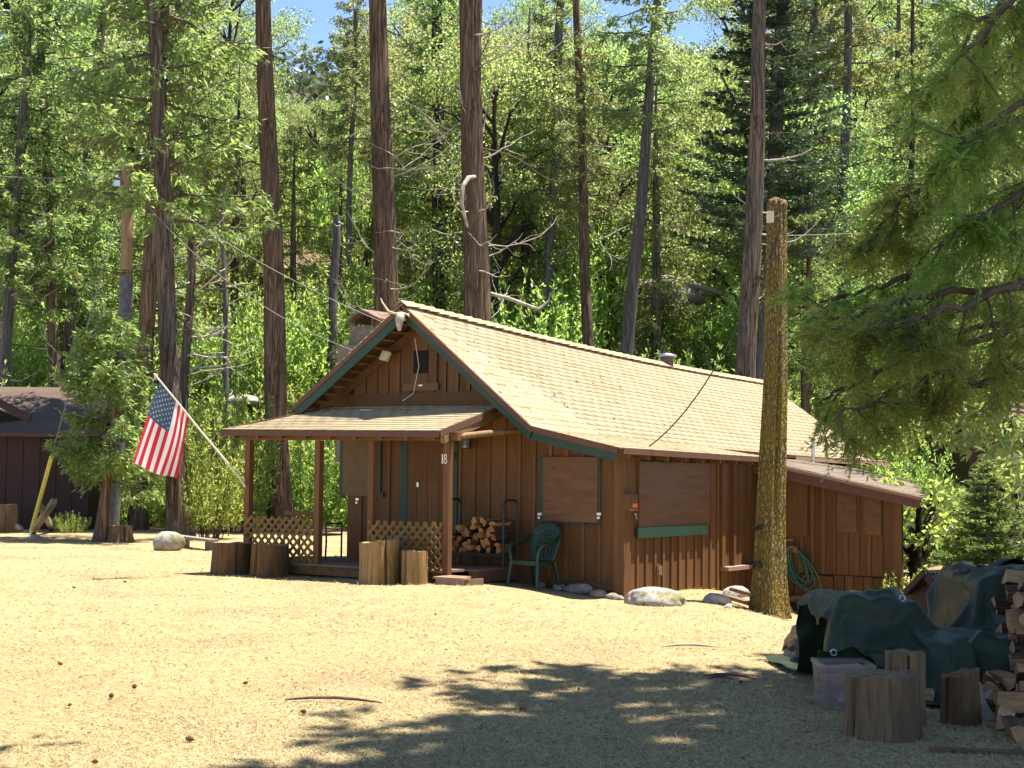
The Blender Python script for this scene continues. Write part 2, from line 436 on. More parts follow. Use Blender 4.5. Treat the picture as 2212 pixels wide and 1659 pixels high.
def ground_mat():
    m, nt, b = nodes('dry_grass_and_forest_floor')
    w = coords(nt)
    fine = noise_tex(nt, w, 120.0, 6, 0.8)
    mid = noise_tex(nt, w, 6.0, 5, 0.65)
    big = noise_tex(nt, w, 0.55, 4, 0.6)
    c = ramp(nt, fine, [(0.2, (0.22, 0.155, 0.078)), (0.42, (0.34, 0.258, 0.13)), (0.6, (0.43, 0.335, 0.17)), (0.8, (0.48, 0.395, 0.215))])
    c = mixc(nt, ramp(nt, mid, [(0.42, (0, 0, 0)), (0.72, (0.6, 0.6, 0.6))]), c, (0.27, 0.18, 0.085))
    c = mixc(nt, ramp(nt, big, [(0.46, (0, 0, 0)), (0.68, (0.8, 0.8, 0.8))]), c, (0.27, 0.185, 0.105))
    sx = nn(nt, 'ShaderNodeSeparateXYZ'); nt.links.new(w, sx.inputs[0])
    far = nn(nt, 'ShaderNodeMapRange'); nt.links.new(math_n(nt, 'ADD', sx.outputs[1], math_n(nt, 'MULTIPLY', big, 9.0)), far.inputs[0])
    far.inputs[1].default_value = 42.0; far.inputs[2].default_value = 52.0
    duff = ramp(nt, mid, [(0.3, (0.06, 0.04, 0.024)), (0.5, (0.13, 0.09, 0.052)), (0.72, (0.30, 0.22, 0.13))])
    c = mixc(nt, far.outputs[0], c, duff)
    nt.links.new(c, b.inputs['Base Color']); b.inputs['Roughness'].default_value = 1.0
    b.inputs['Specular IOR Level'].default_value = 0.1
    bump(nt, b, fine, 0.8, 0.02); return m
M['ground'] = ground_mat()
def straw_mat(name, stops):
    m, nt, b = nodes(name)
    r = nn(nt, 'ShaderNodeNewGeometry').outputs['Random Per Island']
    nt.links.new(ramp(nt, r, stops), b.inputs['Base Color'])
    b.inputs['Roughness'].default_value = 0.7; b.inputs['Specular IOR Level'].default_value = 0.3
    return m
M['straw'] = straw_mat('straw_blades', [(0.0, (0.23, 0.16, 0.08)), (0.16, (0.35, 0.265, 0.13)), (0.6, (0.45, 0.36, 0.185)), (1.0, (0.51, 0.425, 0.24))])

M['cedarleaf'] = leaf('cedar_foliage', (0.092, 0.125, 0.042), (0.37, 0.46, 0.12), 0.55, dead=((0.28, 0.15, 0.03), 1.2, 0.70))
M['cedarleaf2'] = leaf('yellowish_cedar_foliage', (0.11, 0.13, 0.048), (0.38, 0.43, 0.13), 0.55, dead=((0.28, 0.16, 0.04), 0.9, 0.72))
M['nearleaf'] = leaf('near_cedar_foliage', (0.085, 0.12, 0.032), (0.42, 0.53, 0.10), 0.56, dead=((0.30, 0.15, 0.03), 2.2, 0.67))
M['firleaf'] = leaf('dark_fir_needles', (0.04, 0.075, 0.036), (0.09, 0.15, 0.05), 0.3)
M['youngfir'] = leaf('young_fir_needles', (0.065, 0.13, 0.04), (0.24, 0.38, 0.08), 0.5)
M['oakleaf'] = leaf('oak_leaves', (0.10, 0.14, 0.052), (0.42, 0.55, 0.15), 0.59, 0.36, spec=0.7)
M['oakleaf2'] = leaf('olive_oak_leaves', (0.11, 0.14, 0.058), (0.46, 0.55, 0.18), 0.59, 0.36, spec=0.7)
M['shrubleaf'] = leaf('bright_shrub_leaves', (0.09, 0.14, 0.036), (0.46, 0.60, 0.13), 0.61, 0.4, spec=0.5)
M['farleaf'] = leaf('distant_wood_leaves', (0.06, 0.10, 0.05), (0.12, 0.17, 0.07), 0.35)

def tarp_mat():
    m, nt, b = nodes('dark_green_tarp')
    w = coords(nt, (1, 1, 1), 'obj')
    n = noise_tex(nt, w, 3.0, 5, 0.6); f = noise_tex(nt, w, 16.0, 4, 0.6)
    c = ramp(nt, n, [(0.3, (0.011, 0.020, 0.009)), (0.6, (0.020, 0.033, 0.014)), (0.85, (0.052, 0.058, 0.030))])
    nt.links.new(c, b.inputs['Base Color'])
    nt.links.new(ramp(nt, f, [(0.3, (0.36, 0.36, 0.36)), (0.7, (0.6, 0.6, 0.6))]), b.inputs['Roughness'])
    b.inputs['Specular IOR Level'].default_value = 0.3
    bump(nt, b, f, 0.5, 0.01); return m
M['tarp'] = tarp_mat()
M['tarpblack'] = plain('black_plastic_sheet', (0.012, 0.013, 0.015), 0.6, spec=0.25, nz=0.3, sc=7)
def bin_mat():
    m, nt, b = nodes('clear_storage_bin_plastic')
    b.inputs['Base Color'].default_value = (0.55, 0.47, 0.42, 1); b.inputs['Roughness'].default_value = 0.35
    t = nn(nt, 'ShaderNodeBsdfTransparent'); t.inputs[0].default_value = (0.90, 0.88, 0.86, 1)
    mx = nn(nt, 'ShaderNodeMixShader'); mx.inputs[0].default_value = 0.8
    nt.links.new(b.outputs[0], mx.inputs[1]); nt.links.new(t.outputs[0], mx.inputs[2])
    nt.links.new(mx.outputs[0], nt.nodes['Material Output'].inputs[0]); return m
M['bin'] = bin_mat()
def cloth(name, c):
    m, nt, b = nodes(name)
    n = noise_tex(nt, coords(nt, (1, 1, 1), 'obj'), 120.0, 2)
    col = ramp(nt, n, [(0.3, mul3(c, 0.92)), (0.7, c)])
    nt.links.new(col, b.inputs['Base Color']); b.inputs['Roughness'].default_value = 0.75
    t = nn(nt, 'ShaderNodeBsdfTranslucent'); nt.links.new(col, t.inputs[0])
    mx = nn(nt, 'ShaderNodeMixShader'); mx.inputs[0].default_value = 0.4
    nt.links.new(b.outputs[0], mx.inputs[1]); nt.links.new(t.outputs[0], mx.inputs[2])
    nt.links.new(mx.outputs[0], nt.nodes['Material Output'].inputs[0]); return m
M['flagred'] = cloth('flag_red', (0.62, 0.03, 0.06)); M['flagwhite'] = cloth('flag_white', (0.82, 0.80, 0.80)); M['flagblue'] = cloth('flag_blue', (0.06, 0.11, 0.20))
M['glass'] = plain('dim_window_glass', (0.16, 0.2, 0.17), 0.1, spec=0.8, nz=0.5, sc=3)
# ------------------------------------------------------------------ ground
def make_ground():
    ys = np.concatenate([np.arange(-12, 30, 0.25), np.arange(30, 60, 0.5), np.arange(60, 170, 2.0), np.arange(170, 700, 12.0)])
    xs = np.concatenate([np.arange(-260, -30, 6.0), np.arange(-30, -9, 0.7), np.arange(-9, 10, 0.25), np.arange(10, 30, 0.7), np.arange(30, 261, 6.0)])
    X, Y = np.meshgrid(xs, ys); Z = ground(X.ravel(), Y.ravel()).reshape(X.shape)
    V = np.stack([X, Y, Z], -1).reshape(-1, 3)
    nx, ny = len(xs), len(ys)
    i = np.arange(nx * ny).reshape(ny, nx)
    Fq = np.stack([i[:-1, :-1], i[:-1, 1:], i[1:, 1:], i[1:, :-1]], -1).reshape(-1, 4)
    o = bpy.data.objects.new('ground', big_mesh('ground', V, Fq, M['ground'], True))
    link(o); tag(o, kind='structure')
make_ground()

# ------------------------------------------------------------------ the brown cabin (local axes: x along the front to the right, y along the side, z up)
cabin = thing('brown_cabin', 'brown board and batten cabin with tan shingled roof and green trim', 'cabin', mat=HM)
rnd = random.Random(5)
LEFT = -5.30                 # left end of the front wall
RF = [(-6.03, 2.886), (-3.73, 4.52), (-1.195, 2.516), (0.29, 2.212)]      # roof profile at the front edge: eave, ridge, kink, eave
S0, S1 = -0.62, 13.2         # main roof front and back edge
def sag(q, s):
    u = s - S0
    w = max(0.0, 1 - abs(q + 3.73) / 4.2)
    return -(0.012 + 0.026 * w) * u - 0.10 * w * math.sin(math.pi * min(1, max(0, u / 13.8)))
def prof(q):
    for (a, za), (b, zb) in zip(RF, RF[1:]):
        if q <= b: return za + (zb - za) * (q - a) / (b - a)
    (a, za), (b, zb) = RF[-2], RF[-1]
    return za + (zb - za) * (q - a) / (b - a)
def rz(q, s): return prof(q) + sag(q, s)

def boards_on(wall, poly_top, x0, x1, zb, width, axis, plane, out, skip=(), batten=True, zt_fn=None):
    """boards and battens standing on one wall; axis 0 runs along local x, axis 1 along local y; out is the sign outward"""
    x = x0; k = 0
    while x < x1 - 0.02:
        w = min(width * rnd.uniform(0.96, 1.04), x1 - x)
        jit = rnd.uniform(-0.003, 0.003); zt = min(zt_fn(x + 0.01), zt_fn(x + w - 0.01)) if zt_fn else poly_top
        bz = zb(x + w / 2) if callable(zb) else zb
        if zt - bz > 0.08 and not any(a < x + w / 2 < b for a, b in skip):
            d0, d1 = sorted((plane + out * 0.012, plane + out * (0.034 + jit)))
            lo, hi = ([x + .004, d0, bz], [x + w - .004, d1, zt]) if axis == 0 else ([d0, x + .004, bz], [d1, x + w - .004, zt])
            piece('board', lo, hi, M['board'], wall)
            if batten:
                bw = 0.058 * rnd.uniform(0.9, 1.15)
                d0, d1 = sorted((plane + out * 0.036, plane + out * 0.060))
                c = x + w
                if c < x1 - 0.05:
                    zt2 = min(zt_fn(c - bw / 2), zt_fn(c + bw / 2)) if zt_fn else poly_top
                    lo, hi = ([c - bw / 2, d0, bz + rnd.uniform(0, .02)], [c + bw / 2, d1, zt2]) if axis == 0 else ([d0, c - bw / 2, bz + rnd.uniform(0, .02)], [d1, c + bw / 2, zt2])
                    piece('batten', lo, hi, M['batten'], wall)
        x += w; k += 1

# --- walls
b = MB()
top = lambda q: rz(q, 0.0) - 0.10
poly = [(LEFT, 0.05), (0, 0.05), (0, top(0)), (-1.195, top(-1.195)), (-3.73, top(-3.73)), (LEFT, top(LEFT))]
b.prism([(p[0], p[1]) for p in poly], 1, 0.0, 0.10)
front = b.build('wall', M['wallback'], cabin, label='front gable wall of upright boards')
ztf = lambda q: rz(q, 0.0) - 0.16
PORCHZ = 2.86
boards_on(front, None, LEFT, 0.0, 0.22, 0.29, 0, 0.0, -1, zt_fn=lambda q: min(ztf(q), PORCHZ) if q < -1.9 else ztf(q))
# upper gable, boards narrower, above the porch roof
gx0, gz0 = F(757, 855); gx1, _ = F(1062, 866)
boards_on(front, None, gx0 - 0.1, gx1 - 0.15, 3.12, 0.235, 0, -0.03, -1, zt_fn=ztf)
piece('skirt_board', (gx0 - .05, -0.085, 2.88), (gx1 + .1, -0.03, 3.12), M['board'], front)
piece('corner_board', (-0.02, -0.066, 0.0), (0.068, 0.11, 2.18), M['batten'], front)
piece('corner_board', (-0.115, -0.064, 0.02), (-0.022, -0.036, 2.16), M['batten'], front)
piece('sill_board', (-2.0, -0.05, 0.10), (-0.13, -0.012, 0.22), M['stumpdark'], front)

side_len = 4.80
b = MB(); b.prism([(0.10, -0.15), (side_len, -0.35), (side_len, 2.15), (0.10, 2.15)], 0, -0.10, 0.0)
side = b.build('wall', M['wallback'], cabin, label='right side wall with the wide plywood shutter')
s_a, _ = S(1536, 1050); s_r0, _ = S(1553, 1100); s_r1 = side_len - 0.12
boards_on(side, 2.14, 0.11, s_r0 - 0.02, lambda s: G(*H(0, s, 0).xy) - 0.08, 0.27, 1, 0.0, 1)
zr0 = S(1552, 1224, 0.0)[1]
# alcove: recessed boards between two posts, with a pale ledge below
piece('post', (-0.02, s_r0 - 0.02, zr0), (0.075, s_r0 + 0.10, 2.14), M['batten'], side)
boards_on(side, 2.12, s_r0 + 0.10, s_r1, zr0, 0.2, 1, -0.02, 1, batten=False)
piece('batten', (0.02, s_r0 + 0.42, zr0), (0.075, s_r0 + 0.50, 2.13), M['post'], side)
piece('batten', (0.02, s_r0 + 0.98, zr0), (0.07, s_r0 + 1.10, 2.13), M['batten'], side)
piece('ledge', (0.0, s_r0 + 0.02, zr0 - 0.07), (0.17, s_r1, zr0 - 0.005), M['steplight'], side)
boards_on(side, zr0 - 0.075, s_r0 + 0.02, s_r1, lambda s: G(*H(0, s, 0).xy) - 0.08, 0.26, 1, 0.0, 1)

# rear addition that steps out to the right
AS, AQ = 4.80, 2.55
azt = lambda q: rz(q, 4.5) - 0.22
b = MB(); b.prism([(-0.1, -1.0), (AQ, -1.0), (AQ, azt(AQ)), (-0.1, azt(-0.1))], 1, AS, AS + 0.1)
def awq(s): return AQ - 0.42 * (s - AS)
b.add([(awq(sv) - dq, sv, z) for sv in (AS + .1, 7.9) for dq in (0, .1) for z in (-1.1, rz(awq(sv), sv) - .2)], [(0, 1, 5, 4), (2, 6, 7, 3), (1, 3, 7, 5), (0, 4, 6, 2), (4, 5, 7, 6), (0, 2, 3, 1)])
add_w = b.build('wall', M['wallback'], cabin, label='rear addition wall with two small boarded windows')
zsk = 0.18
boards_on(add_w, None, 0.02, AQ, zsk, 0.2, 0, AS, -1, zt_fn=azt)
q = 0.3
while q < AQ - 0.05:                                     # loose skirting boards that flare outward
    w = rnd.uniform(.15, .2); w = min(w, AQ - q); zl = -0.95
    o = piece('skirt_board', (q + .006, AS - .07, zl), (q + w - .006, AS - .045, zsk - 0.02 + rnd.uniform(-.02, .01)), M['board'], add_w)
    o.rotation_euler = (R(rnd.uniform(-5, -1.5)), R(rnd.uniform(-1, 1)), 0); q += w
piece('corner_board', (AQ - 0.09, AS - 0.075, -0.95), (AQ + 0.02, AS - 0.037, azt(AQ)), M['batten'], add_w)
s = AS + 0.1
while s < 7.7:
    piece_bar('board', (awq(s + .1) + .012, s + .1, -1.0), (awq(s + .1) + .012, s + .1, rz(awq(s + .1), s + .1) - .23), .02, .205, M['board'], add_w, up=(-.39, .92, 0)); s += .22
# left and back walls close the house
b = MB(); b.box((LEFT, 0.1, -0.1), (LEFT + 0.1, 13.0, 2.6)); b.box((LEFT, 12.9, -0.5), (-1.25, 13.0, 1.9))
b.prism([(LEFT + .1, 1.9), (-1.25, 1.9), (-3.73, 3.7), (LEFT + .1, 2.6)], 1, 12.9, 12.98)
b.box((-1.3, 4.9, -1.0), (-1.2, 12.9, 2.0))
b.build('wall', M['board'], cabin)

# --- roof
bt = 0.05
def rz2(q, s): return rz(q, s) - 0.09                   # the addition's roof tucks under the main eave
def roof_slab(q0, q1, s0, s1, nq, ns, name='roof', thick=0.045, rz=rz):
    b = MB()
    for up, off in ((1, 0.0), (0, -thick)):
        vs = []
        for j in range(ns + 1):
            sj = s0 + (s1 - s0) * j / ns; qe = q1(sj) if callable(q1) else q1
            vs += [(q0 + (qe - q0) * i / nq, sj, rz(q0 + (qe - q0) * i / nq, sj) + off) for i in range(nq + 1)]
        fs = [(j * (nq + 1) + i, j * (nq + 1) + i + 1, (j + 1) * (nq + 1) + i + 1, (j + 1) * (nq + 1) + i) for j in range(ns) for i in range(nq)]
        if not up: fs = [f[::-1] for f in fs]
        b.add(vs, fs)
    n1 = nq + 1
    ring = [j * n1 for j in range(ns + 1)] + [ns * n1 + i for i in range(1, n1)] + [j * n1 + nq for j in range(ns - 1, -1, -1)] + [i for i in range(nq - 1, 0, -1)]
    tot = n1 * (ns + 1)
    for a, c in zip(ring, ring[1:] + ring[:1]): b.f.append((a, a + tot, c + tot, c)); b.m.append(0); b.smooth.append(False)
    return b
rb = roof_slab(-3.73, -1.195, S0, S1, 4, 24)
roof = rb.build('roof', M['fascia'], cabin)
ADDQ = 2.98
def addq(s): return ADDQ - 0.40 * (s - 4.5)       # the addition narrows towards the back
for args in ((-6.03, -3.73, S0, S1, 4, 24), (-1.195, 0.29, S0, 4.5, 3, 8), (-1.195, -0.75, 4.5, S1, 2, 16), (-0.9, addq, 4.5, 8.0, 6, 8, 'roof', .045, rz2)):
    roof_slab(*args).build('roof_deck', M['fascia'], roof)

shingles = []      # (matrix) of every tab; the nearest become objects
SHW, SHE, SHT = 0.30, 0.142, 0.017
def lay(q0, q1, s0, s1, clip=None, rz=rz):
    """courses from the low edge q1 up to q0"""
    n = max(1, int(round(math.hypot(q1 - q0, prof(q1) - prof(q0)) / SHE)))
    for i in range(n):
        qa = q1 + (q0 - q1) * i / n; qb = q1 + (q0 - q1) * (i + 1) / n
        wob = rnd.uniform(-.006, .006)
        s = s0 + (0 if i % 2 else -SHW / 2)
        while s < s1:
            a = max(s + .005, s0); c = min(s + SHW - .005, s1); s += SHW
            if c - a < .04: continue
            sm = (a + c) / 2
            if clip and not clip((qa + qb) / 2, sm): continue
            pa = Vector((qa, sm, rz(qa, sm) + 0.012 + wob * .4)); pb = Vector((qb, sm, rz(qb, sm) + 0.006))
            d = pb - pa; L = d.length; d.normalize()
            y = Vector((0, 1, (rz(qa, sm + .1) - rz(qa, sm - .1)) / .2)).normalized(); zz = d.cross(y)
            if zz.z < 0: zz = -zz
            cc = (pa + pb) / 2 - d * (wob + rnd.uniform(-.004, .004))
            shingles.append((Matrix(((d.x * (L + .012), y.x * (c - a), zz.x * SHT, cc.x), (d.y * (L + .012), y.y * (c - a), zz.y * SHT, cc.y), (d.z * (L + .012), y.z * (c - a), zz.z * SHT, cc.z), (0, 0, 0, 1)))))
lay(-3.73, -1.195, S0 - .02, S1)
lay(-1.195, 0.30, S0 - .02, 4.5)
lay(-1.195, -0.75, 4.5, S1)
n_light = len(shingles)
lay(-0.75, ADDQ + .02, 4.5, 8.0, lambda q, s: q < addq(s) + .02, rz2)
n_dark = len(shingles)
lay(-3.73, -6.05, S0 - .02, S1)

# --- porch roof (falls towards the front)
PE_S = -2.0
pql, pzl = F(478, 929, PE_S); pqr, pzr = F(950, 932, PE_S)
pbl = LEFT - 0.35; pbr = F(1092, 876, -0.03)[0]
pzt_l = 2.93; pzt_r = F(1092, 876, -0.03)[1]
def pz(q, s):
    u = (q - pql) / (pqr - pql); t = (s - PE_S) / (-0.03 - PE_S)
    return (pzl + (pzr - pzl) * u) * (1 - t) + (pzt_l + (pzt_r - pzt_l) * u) * t - 0.02 * math.sin(math.pi * t) * math.sin(3 * u + 1)
def pql_at(s): return pql + (pbl - pql) * (s - PE_S) / (-0.03 - PE_S)
def pqr_at(s): return pqr + (pbr - pqr) * (s - PE_S) / (-0.03 - PE_S)
b = MB()
def pfn(off):
    def f(u, v):
        s = PE_S + (-0.03 - PE_S) * v; q = pql_at(s) + (pqr_at(s) - pql_at(s)) * u
        return (q, s, pz(q, s) + off)
    return f
b.grid(pfn(0), 12, 4, 0, False); b.grid(pfn(-0.04), 12, 4, 0, False)
porch_roof = b.build('porch_roof', M['fascia'], cabin)
ncourse = 14
main_count = len(shingles)
for i in range(ncourse):
    sa = PE_S - .015 + (-0.03 - PE_S) * i / ncourse; sb = PE_S - .015 + (-0.03 - PE_S) * (i + 1) / ncourse
    q = pql_at(sa) - (0 if i % 2 else SHW / 2)
    while q < pqr_at(sa):
        a = max(q + .005, pql_at(sa)); c = min(q + SHW - .005, pqr_at(sa)); q += SHW
        if c - a < .04: continue
        qm = (a + c) / 2; w = rnd.uniform(-.005, .005)
        pa = Vector((qm, sa + w, pz(qm, sa) + .016)); pb = Vector((qm, sb + w, pz(qm, sb) + .005))
        d = pb - pa; L = d.length + .012; d.normalize(); x = Vector((1, 0, 0)); zz = x.cross(d)
        cc = (pa + pb) / 2
        shingles.append(Matrix(((x.x * (c - a), d.x * L, zz.x * SHT, cc.x), (0, d.y * L, zz.y * SHT, cc.y), (0, d.z * L, zz.z * SHT, cc.z), (0, 0, 0, 1))))
sh_mesh = unit_cube(M['shingle'])
def dist_cam(m): return (HM @ m.translation - CAM).length
vis = [i for i, m in enumerate(shingles) if i >= main_count or m.translation.x > -3.8]
order = sorted(vis, key=lambda i: dist_cam(shingles[i]))
chosen = set([i for i in order if i < main_count][:200]) | set([i for i in order if i >= main_count][:100])
dk_mesh = unit_cube(M['shingle_grey'])
for i in chosen:
    o = bpy.data.objects.new('shingle', dk_mesh if n_light <= i < n_dark else sh_mesh); link(o, roof if i < main_count else porch_roof); o.matrix_local = shingles[i]
for par, rngs, mt in ((roof, [i for i in range(main_count) if not n_light <= i < n_dark], 'shingle'), (roof, range(n_light, n_dark), 'shingle_grey'), (porch_roof, range(main_count, len(shingles)), 'shingle')):
    rest = [i for i in rngs if i not in chosen]
    cube = np.array([(x, y, z, 1) for x, y, z in ((-.5,-.5,-.5),(.5,-.5,-.5),(.5,.5,-.5),(-.5,.5,-.5),(-.5,-.5,.5),(.5,-.5,.5),(.5,.5,.5),(-.5,.5,.5))])
    fq = np.array([(0,3,2,1),(4,5,6,7),(0,1,5,4),(1,2,6,5),(2,3,7,6),(3,0,4,7)])
    V = np.concatenate([cube @ np.array(shingles[i]).T for i in rest])[:, :3]
    FF = np.concatenate([fq + 8 * k for k in range(len(rest))])
    me = big_mesh('shingle_rows', V, FF, M[mt])
    at_ = me.attributes.new('rnd', 'FLOAT', 'FACE')
    at_.data.foreach_set('value', np.repeat(np.random.RandomState(3).uniform(0, 1, len(rest)), 6).astype(np.float32))
    o = bpy.data.objects.new('shingle_rows', me); link(o, par); tag(o, kind='stuff')
# ridge caps
s = S0 - .03
while s < S1:
    zr = rz(-3.73, s)
    for sgn in (1, -1):
        o = piece('ridge_cap', (-.085, -.17, -.006), (.085, .17, .006), M['shingle'], roof)
        o.location = (-3.73 + sgn * .07, s + .15, zr + .012 + rnd.uniform(-.002, .004)); o.rotation_euler = (R(1.6 + rnd.uniform(-.6, .6)), R(sgn * 34), 0)
    s += 0.27

# brown needles caught on the low part of the roof
rg_ = np.random.RandomState(8); nl = []
for _ in range(260):
    q_ = -1.3 + 1.5 * rg_.rand() ** .7; s_ = rg_.uniform(S0, 4.4)
    if rg_.rand() < .3: q_ = rg_.uniform(-3.6, -1.3)
    a_ = rg_.uniform(0, 6.28); l_ = rg_.uniform(.012, .038); w_ = rg_.uniform(.004, .011); z_ = rz(q_, s_) + .032
    sl_ = (rz(q_ + .05, s_) - rz(q_ - .05, s_)) / .1
    for dx_, dy_ in ((-l_, -w_), (l_, -w_), (l_, w_), (-l_, w_)):
        x_ = dx_ * math.cos(a_) - dy_ * math.sin(a_); y_ = dx_ * math.sin(a_) + dy_ * math.cos(a_); nl.append((q_ + x_, s_ + y_, z_ + sl_ * x_ + rg_.uniform(0, .004)))
o = bpy.data.objects.new('needle_litter', big_mesh('needle_litter', np.array(nl), np.arange(len(nl)).reshape(-1, 4), M['logbark'])); link(o, roof); tag(o, kind='stuff')

# --- barge boards, soffit, rafters
def barge(qa, qb, s, drop, w=0.15, th=0.035, mat=None, off=0.0):
    a = Vector((qa, s, rz(qa, s) - drop)); c = Vector((qb, s, rz(qb, s) - drop))
    return piece_bar('barge_board', a, c, th, w, M['green'] if mat is None else mat, cabin)
fs = S0 - 0.025
barge(-6.03, -3.70, fs, .155, .16); barge(-6.03, -3.70, fs - .012, .04, .075, .04, M['fascia'])
barge(-3.72, -1.2, fs, .135, .12); barge(-3.72, -1.2, fs - .012, .035, .08, .04, M['fascia'])
barge(-1.22, 0.27, fs, .135, .13); barge(-1.22, 0.28, fs - .012, .03, .09, .04, M['fascia'])
barge(-1.22, ADDQ, 4.48, .19, .16, .035, M['fascia']); barge(0.2, ADDQ + .02, 4.46, .105, .05, .04, M['steplight'])
# inner rake boards lying on the gable wall
for qa, qb in ((LEFT - .1, -3.66), (-3.80, -1.6)):
    piece_bar('rake_board', (qa, -.078, rz(qa, 0) - .15), (qb, -.078, rz(qb, 0) - .15), .03, .15, M['post'], cabin)
# sheathing boards seen under the left overhang, alternate light and dark
n = 12
for i in range(n):
    qa = -5.95 + (2.1) * i / n; qb = qa + 2.1 / n * .52
    piece_bar('soffit_board', ((qa + qb) / 2, S0 + .02, rz((qa + qb) / 2, -.3) - .062), ((qa + qb) / 2, -.095, rz((qa + qb) / 2, -.3) - .062), (qb - qa) * 1.15, .018, M['soffit_light'], cabin, up=(0.58, 0, 0.81))
for qa, qb in ((-3.65, -1.3),):
    for i in range(10):
        q = qa + (qb - qa) * (i + .5) / 10
        piece_bar('soffit_board', (q, S0 + .02, rz(q, -.3) - .062), (q, -.095, rz(q, -.3) - .062), .14, .018, M['soffit_light'], cabin, up=(-0.62, 0, 0.78))
# eave fascia along the side
piece_bar('fascia_board', (0.30, S0 + .1, rz(.30, S0) - .04), (0.30, 4.46, rz(.30, 4.46) - .04), .03, .075, M['fascia'], cabin)
piece_bar('fascia_board', (ADDQ, 4.5, rz(ADDQ, 4.5) - .14), (addq(8.0), 8.0, rz(addq(8.0), 8.0) - .14), .03, .09, M['fascia'], cabin)
piece_bar('fascia_board', (-0.73, 8.02, rz(-.73, 8) - .05), (-0.73, S1, rz(-.73, S1) - .05), .03, .08, M['steplight'], cabin)
piece_bar('barge_board', (-3.73, S1 + .02, rz(-3.73, S1) - .08), (-1.1, S1 + .02, rz(-1.1, S1) - .08), .03, .14, M['fascia'], cabin)
for i in range(9):
    s = S0 + .35 + i * .6
    if s < 4.4: piece_bar('rafter', (-.02, s, rz(-.02, s) - .11), (.27, s, rz(.27, s) - .10), .045, .10, M['post'], cabin)
for i in range(5):
    s = 8.4 + i * 1.1
    piece_bar('rafter', (-1.9, s, rz(-1.9, s) - .13), (-1.12, s, rz(-1.12, s) - .12), .05, .11, M['fascia'], cabin)
# porch eave: fascia, beam, rafters, side pole
piece_bar('fascia_board', (pql, PE_S - .02, pz(pql, PE_S) - .045), (pqr, PE_S - .02, pz(pqr, PE_S) - .045), .03, .085, M['fascia'], cabin)
piece_bar('barge_board', (pqr, PE_S, pz(pqr, PE_S) - .03), (pbr, -.04, pz(pbr, -.03) - .03), .035, .10, M['fascia'], cabin)
piece_bar('barge_board', (pql, PE_S, pz(pql, PE_S) - .03), (pbl, -.04, pz(pbl, -.03) - .03), .035, .10, M['fascia'], cabin)
piece_bar('beam', (pqr_at(-.1) - .05, -.16, pz(pqr, -.16) - .12), (pqr - .02, PE_S + .1, pz(pqr, PE_S) - .12), .07, .10, M['log'], cabin)
PF = -1.72
ql0 = F(538, 1100, PF)[0]
zb_ = lambda q: pz(q, PF) - .15
piece_bar('beam', (ql0 - .12, PF, zb_(ql0)), (F(992, 945, PF)[0], PF, zb_(pqr) + .01), .09, .12, M['post'], cabin)
for i in range(9):
    q = pql + .25 + (pqr - pql - .4) * i / 8
    piece_bar('rafter', (q, PE_S + .03, pz(q, PE_S) - .085), (q + .02, -.12, pz(q, -.12) - .085), .045, .10, M['post'], cabin)
b = MB(); qa = F(965, 938, PF)[0]; qb = F(1128, 929, -.1)[0]
b.tube([(qa - .1, PF, zb_(qa) - .02), ((qa + qb) / 2, -.92, (zb_(qa) + F(1128, 929, -.1)[1]) / 2 + .0), (qb, -.10, F(1128, 929, -.1)[1])], [.05, .046, .042], 10)
b.build('pole_beam', M['log'], cabin)

# --- porch posts, deck, lattice, step
DZ = 0.40
posts = []
for px, pyb in ((537, 1200), (688, 1222), (804, 1222), (967, 1243)):
    q, _ = F(px, 1080, PF)
    zl = DZ if px < 900 else 0.31
    o = piece('post', (q - .052, PF - .05, zl), (q + .052, PF + .05, zb_(q) - .06), M['post'], cabin); posts.append((q, o))
b = MB()
deck = thing('deck', None, None); deck.parent = cabin; del_keys = None
dq0, dq1 = posts[0][0] - .12, F(1084, 1235, -.55)[0]
n = 11
for i in range(n):
    s0_ = PF - .10 + (1.66) * i / n
    piece('plank', (dq0, s0_ + .004, DZ - .035), (posts[3][0] - .02 if i < 4 else dq1, s0_ + 1.66 / n - .004, DZ - rnd.uniform(0, .004)), M['deckwood'], deck)
piece('joist', (dq0 + .02, PF - .07, DZ - .17), (posts[3][0] - .04, PF - .03, DZ - .037), M['stumpdark'], deck)
piece('joist', (posts[3][0], PF + .56, DZ - .2), (dq1 - .02, PF + .60, DZ - .037), M['fascia'], deck)
piece('joist', (dq1 - .05, PF + .60, DZ - .2), (dq1 - .01, -.05, DZ - .037), M['fascia'], deck)
# step
q0, _ = F(952, 1250, -1.9); q1, _ = F(1010, 1250, -1.9)
step = thing('step', None, None); step.parent = cabin
piece('riser', (q0, -2.02, .08), (q1, -1.98, .30), M['steplight'], step)
piece('plank', (q0 - .03, -2.05, .303), (q1 + .03, -1.87, .33), M['steplight'], step)
piece('plank', (q0 - .02, -1.865, .303), (q1 - .08, -1.70, .335), M['steplight'], step, rot=(0, 0, R(1.5)))
piece('riser', (q1 - .04, -1.975, .05), (q1, -1.5, .30), M['deckwood'], step)
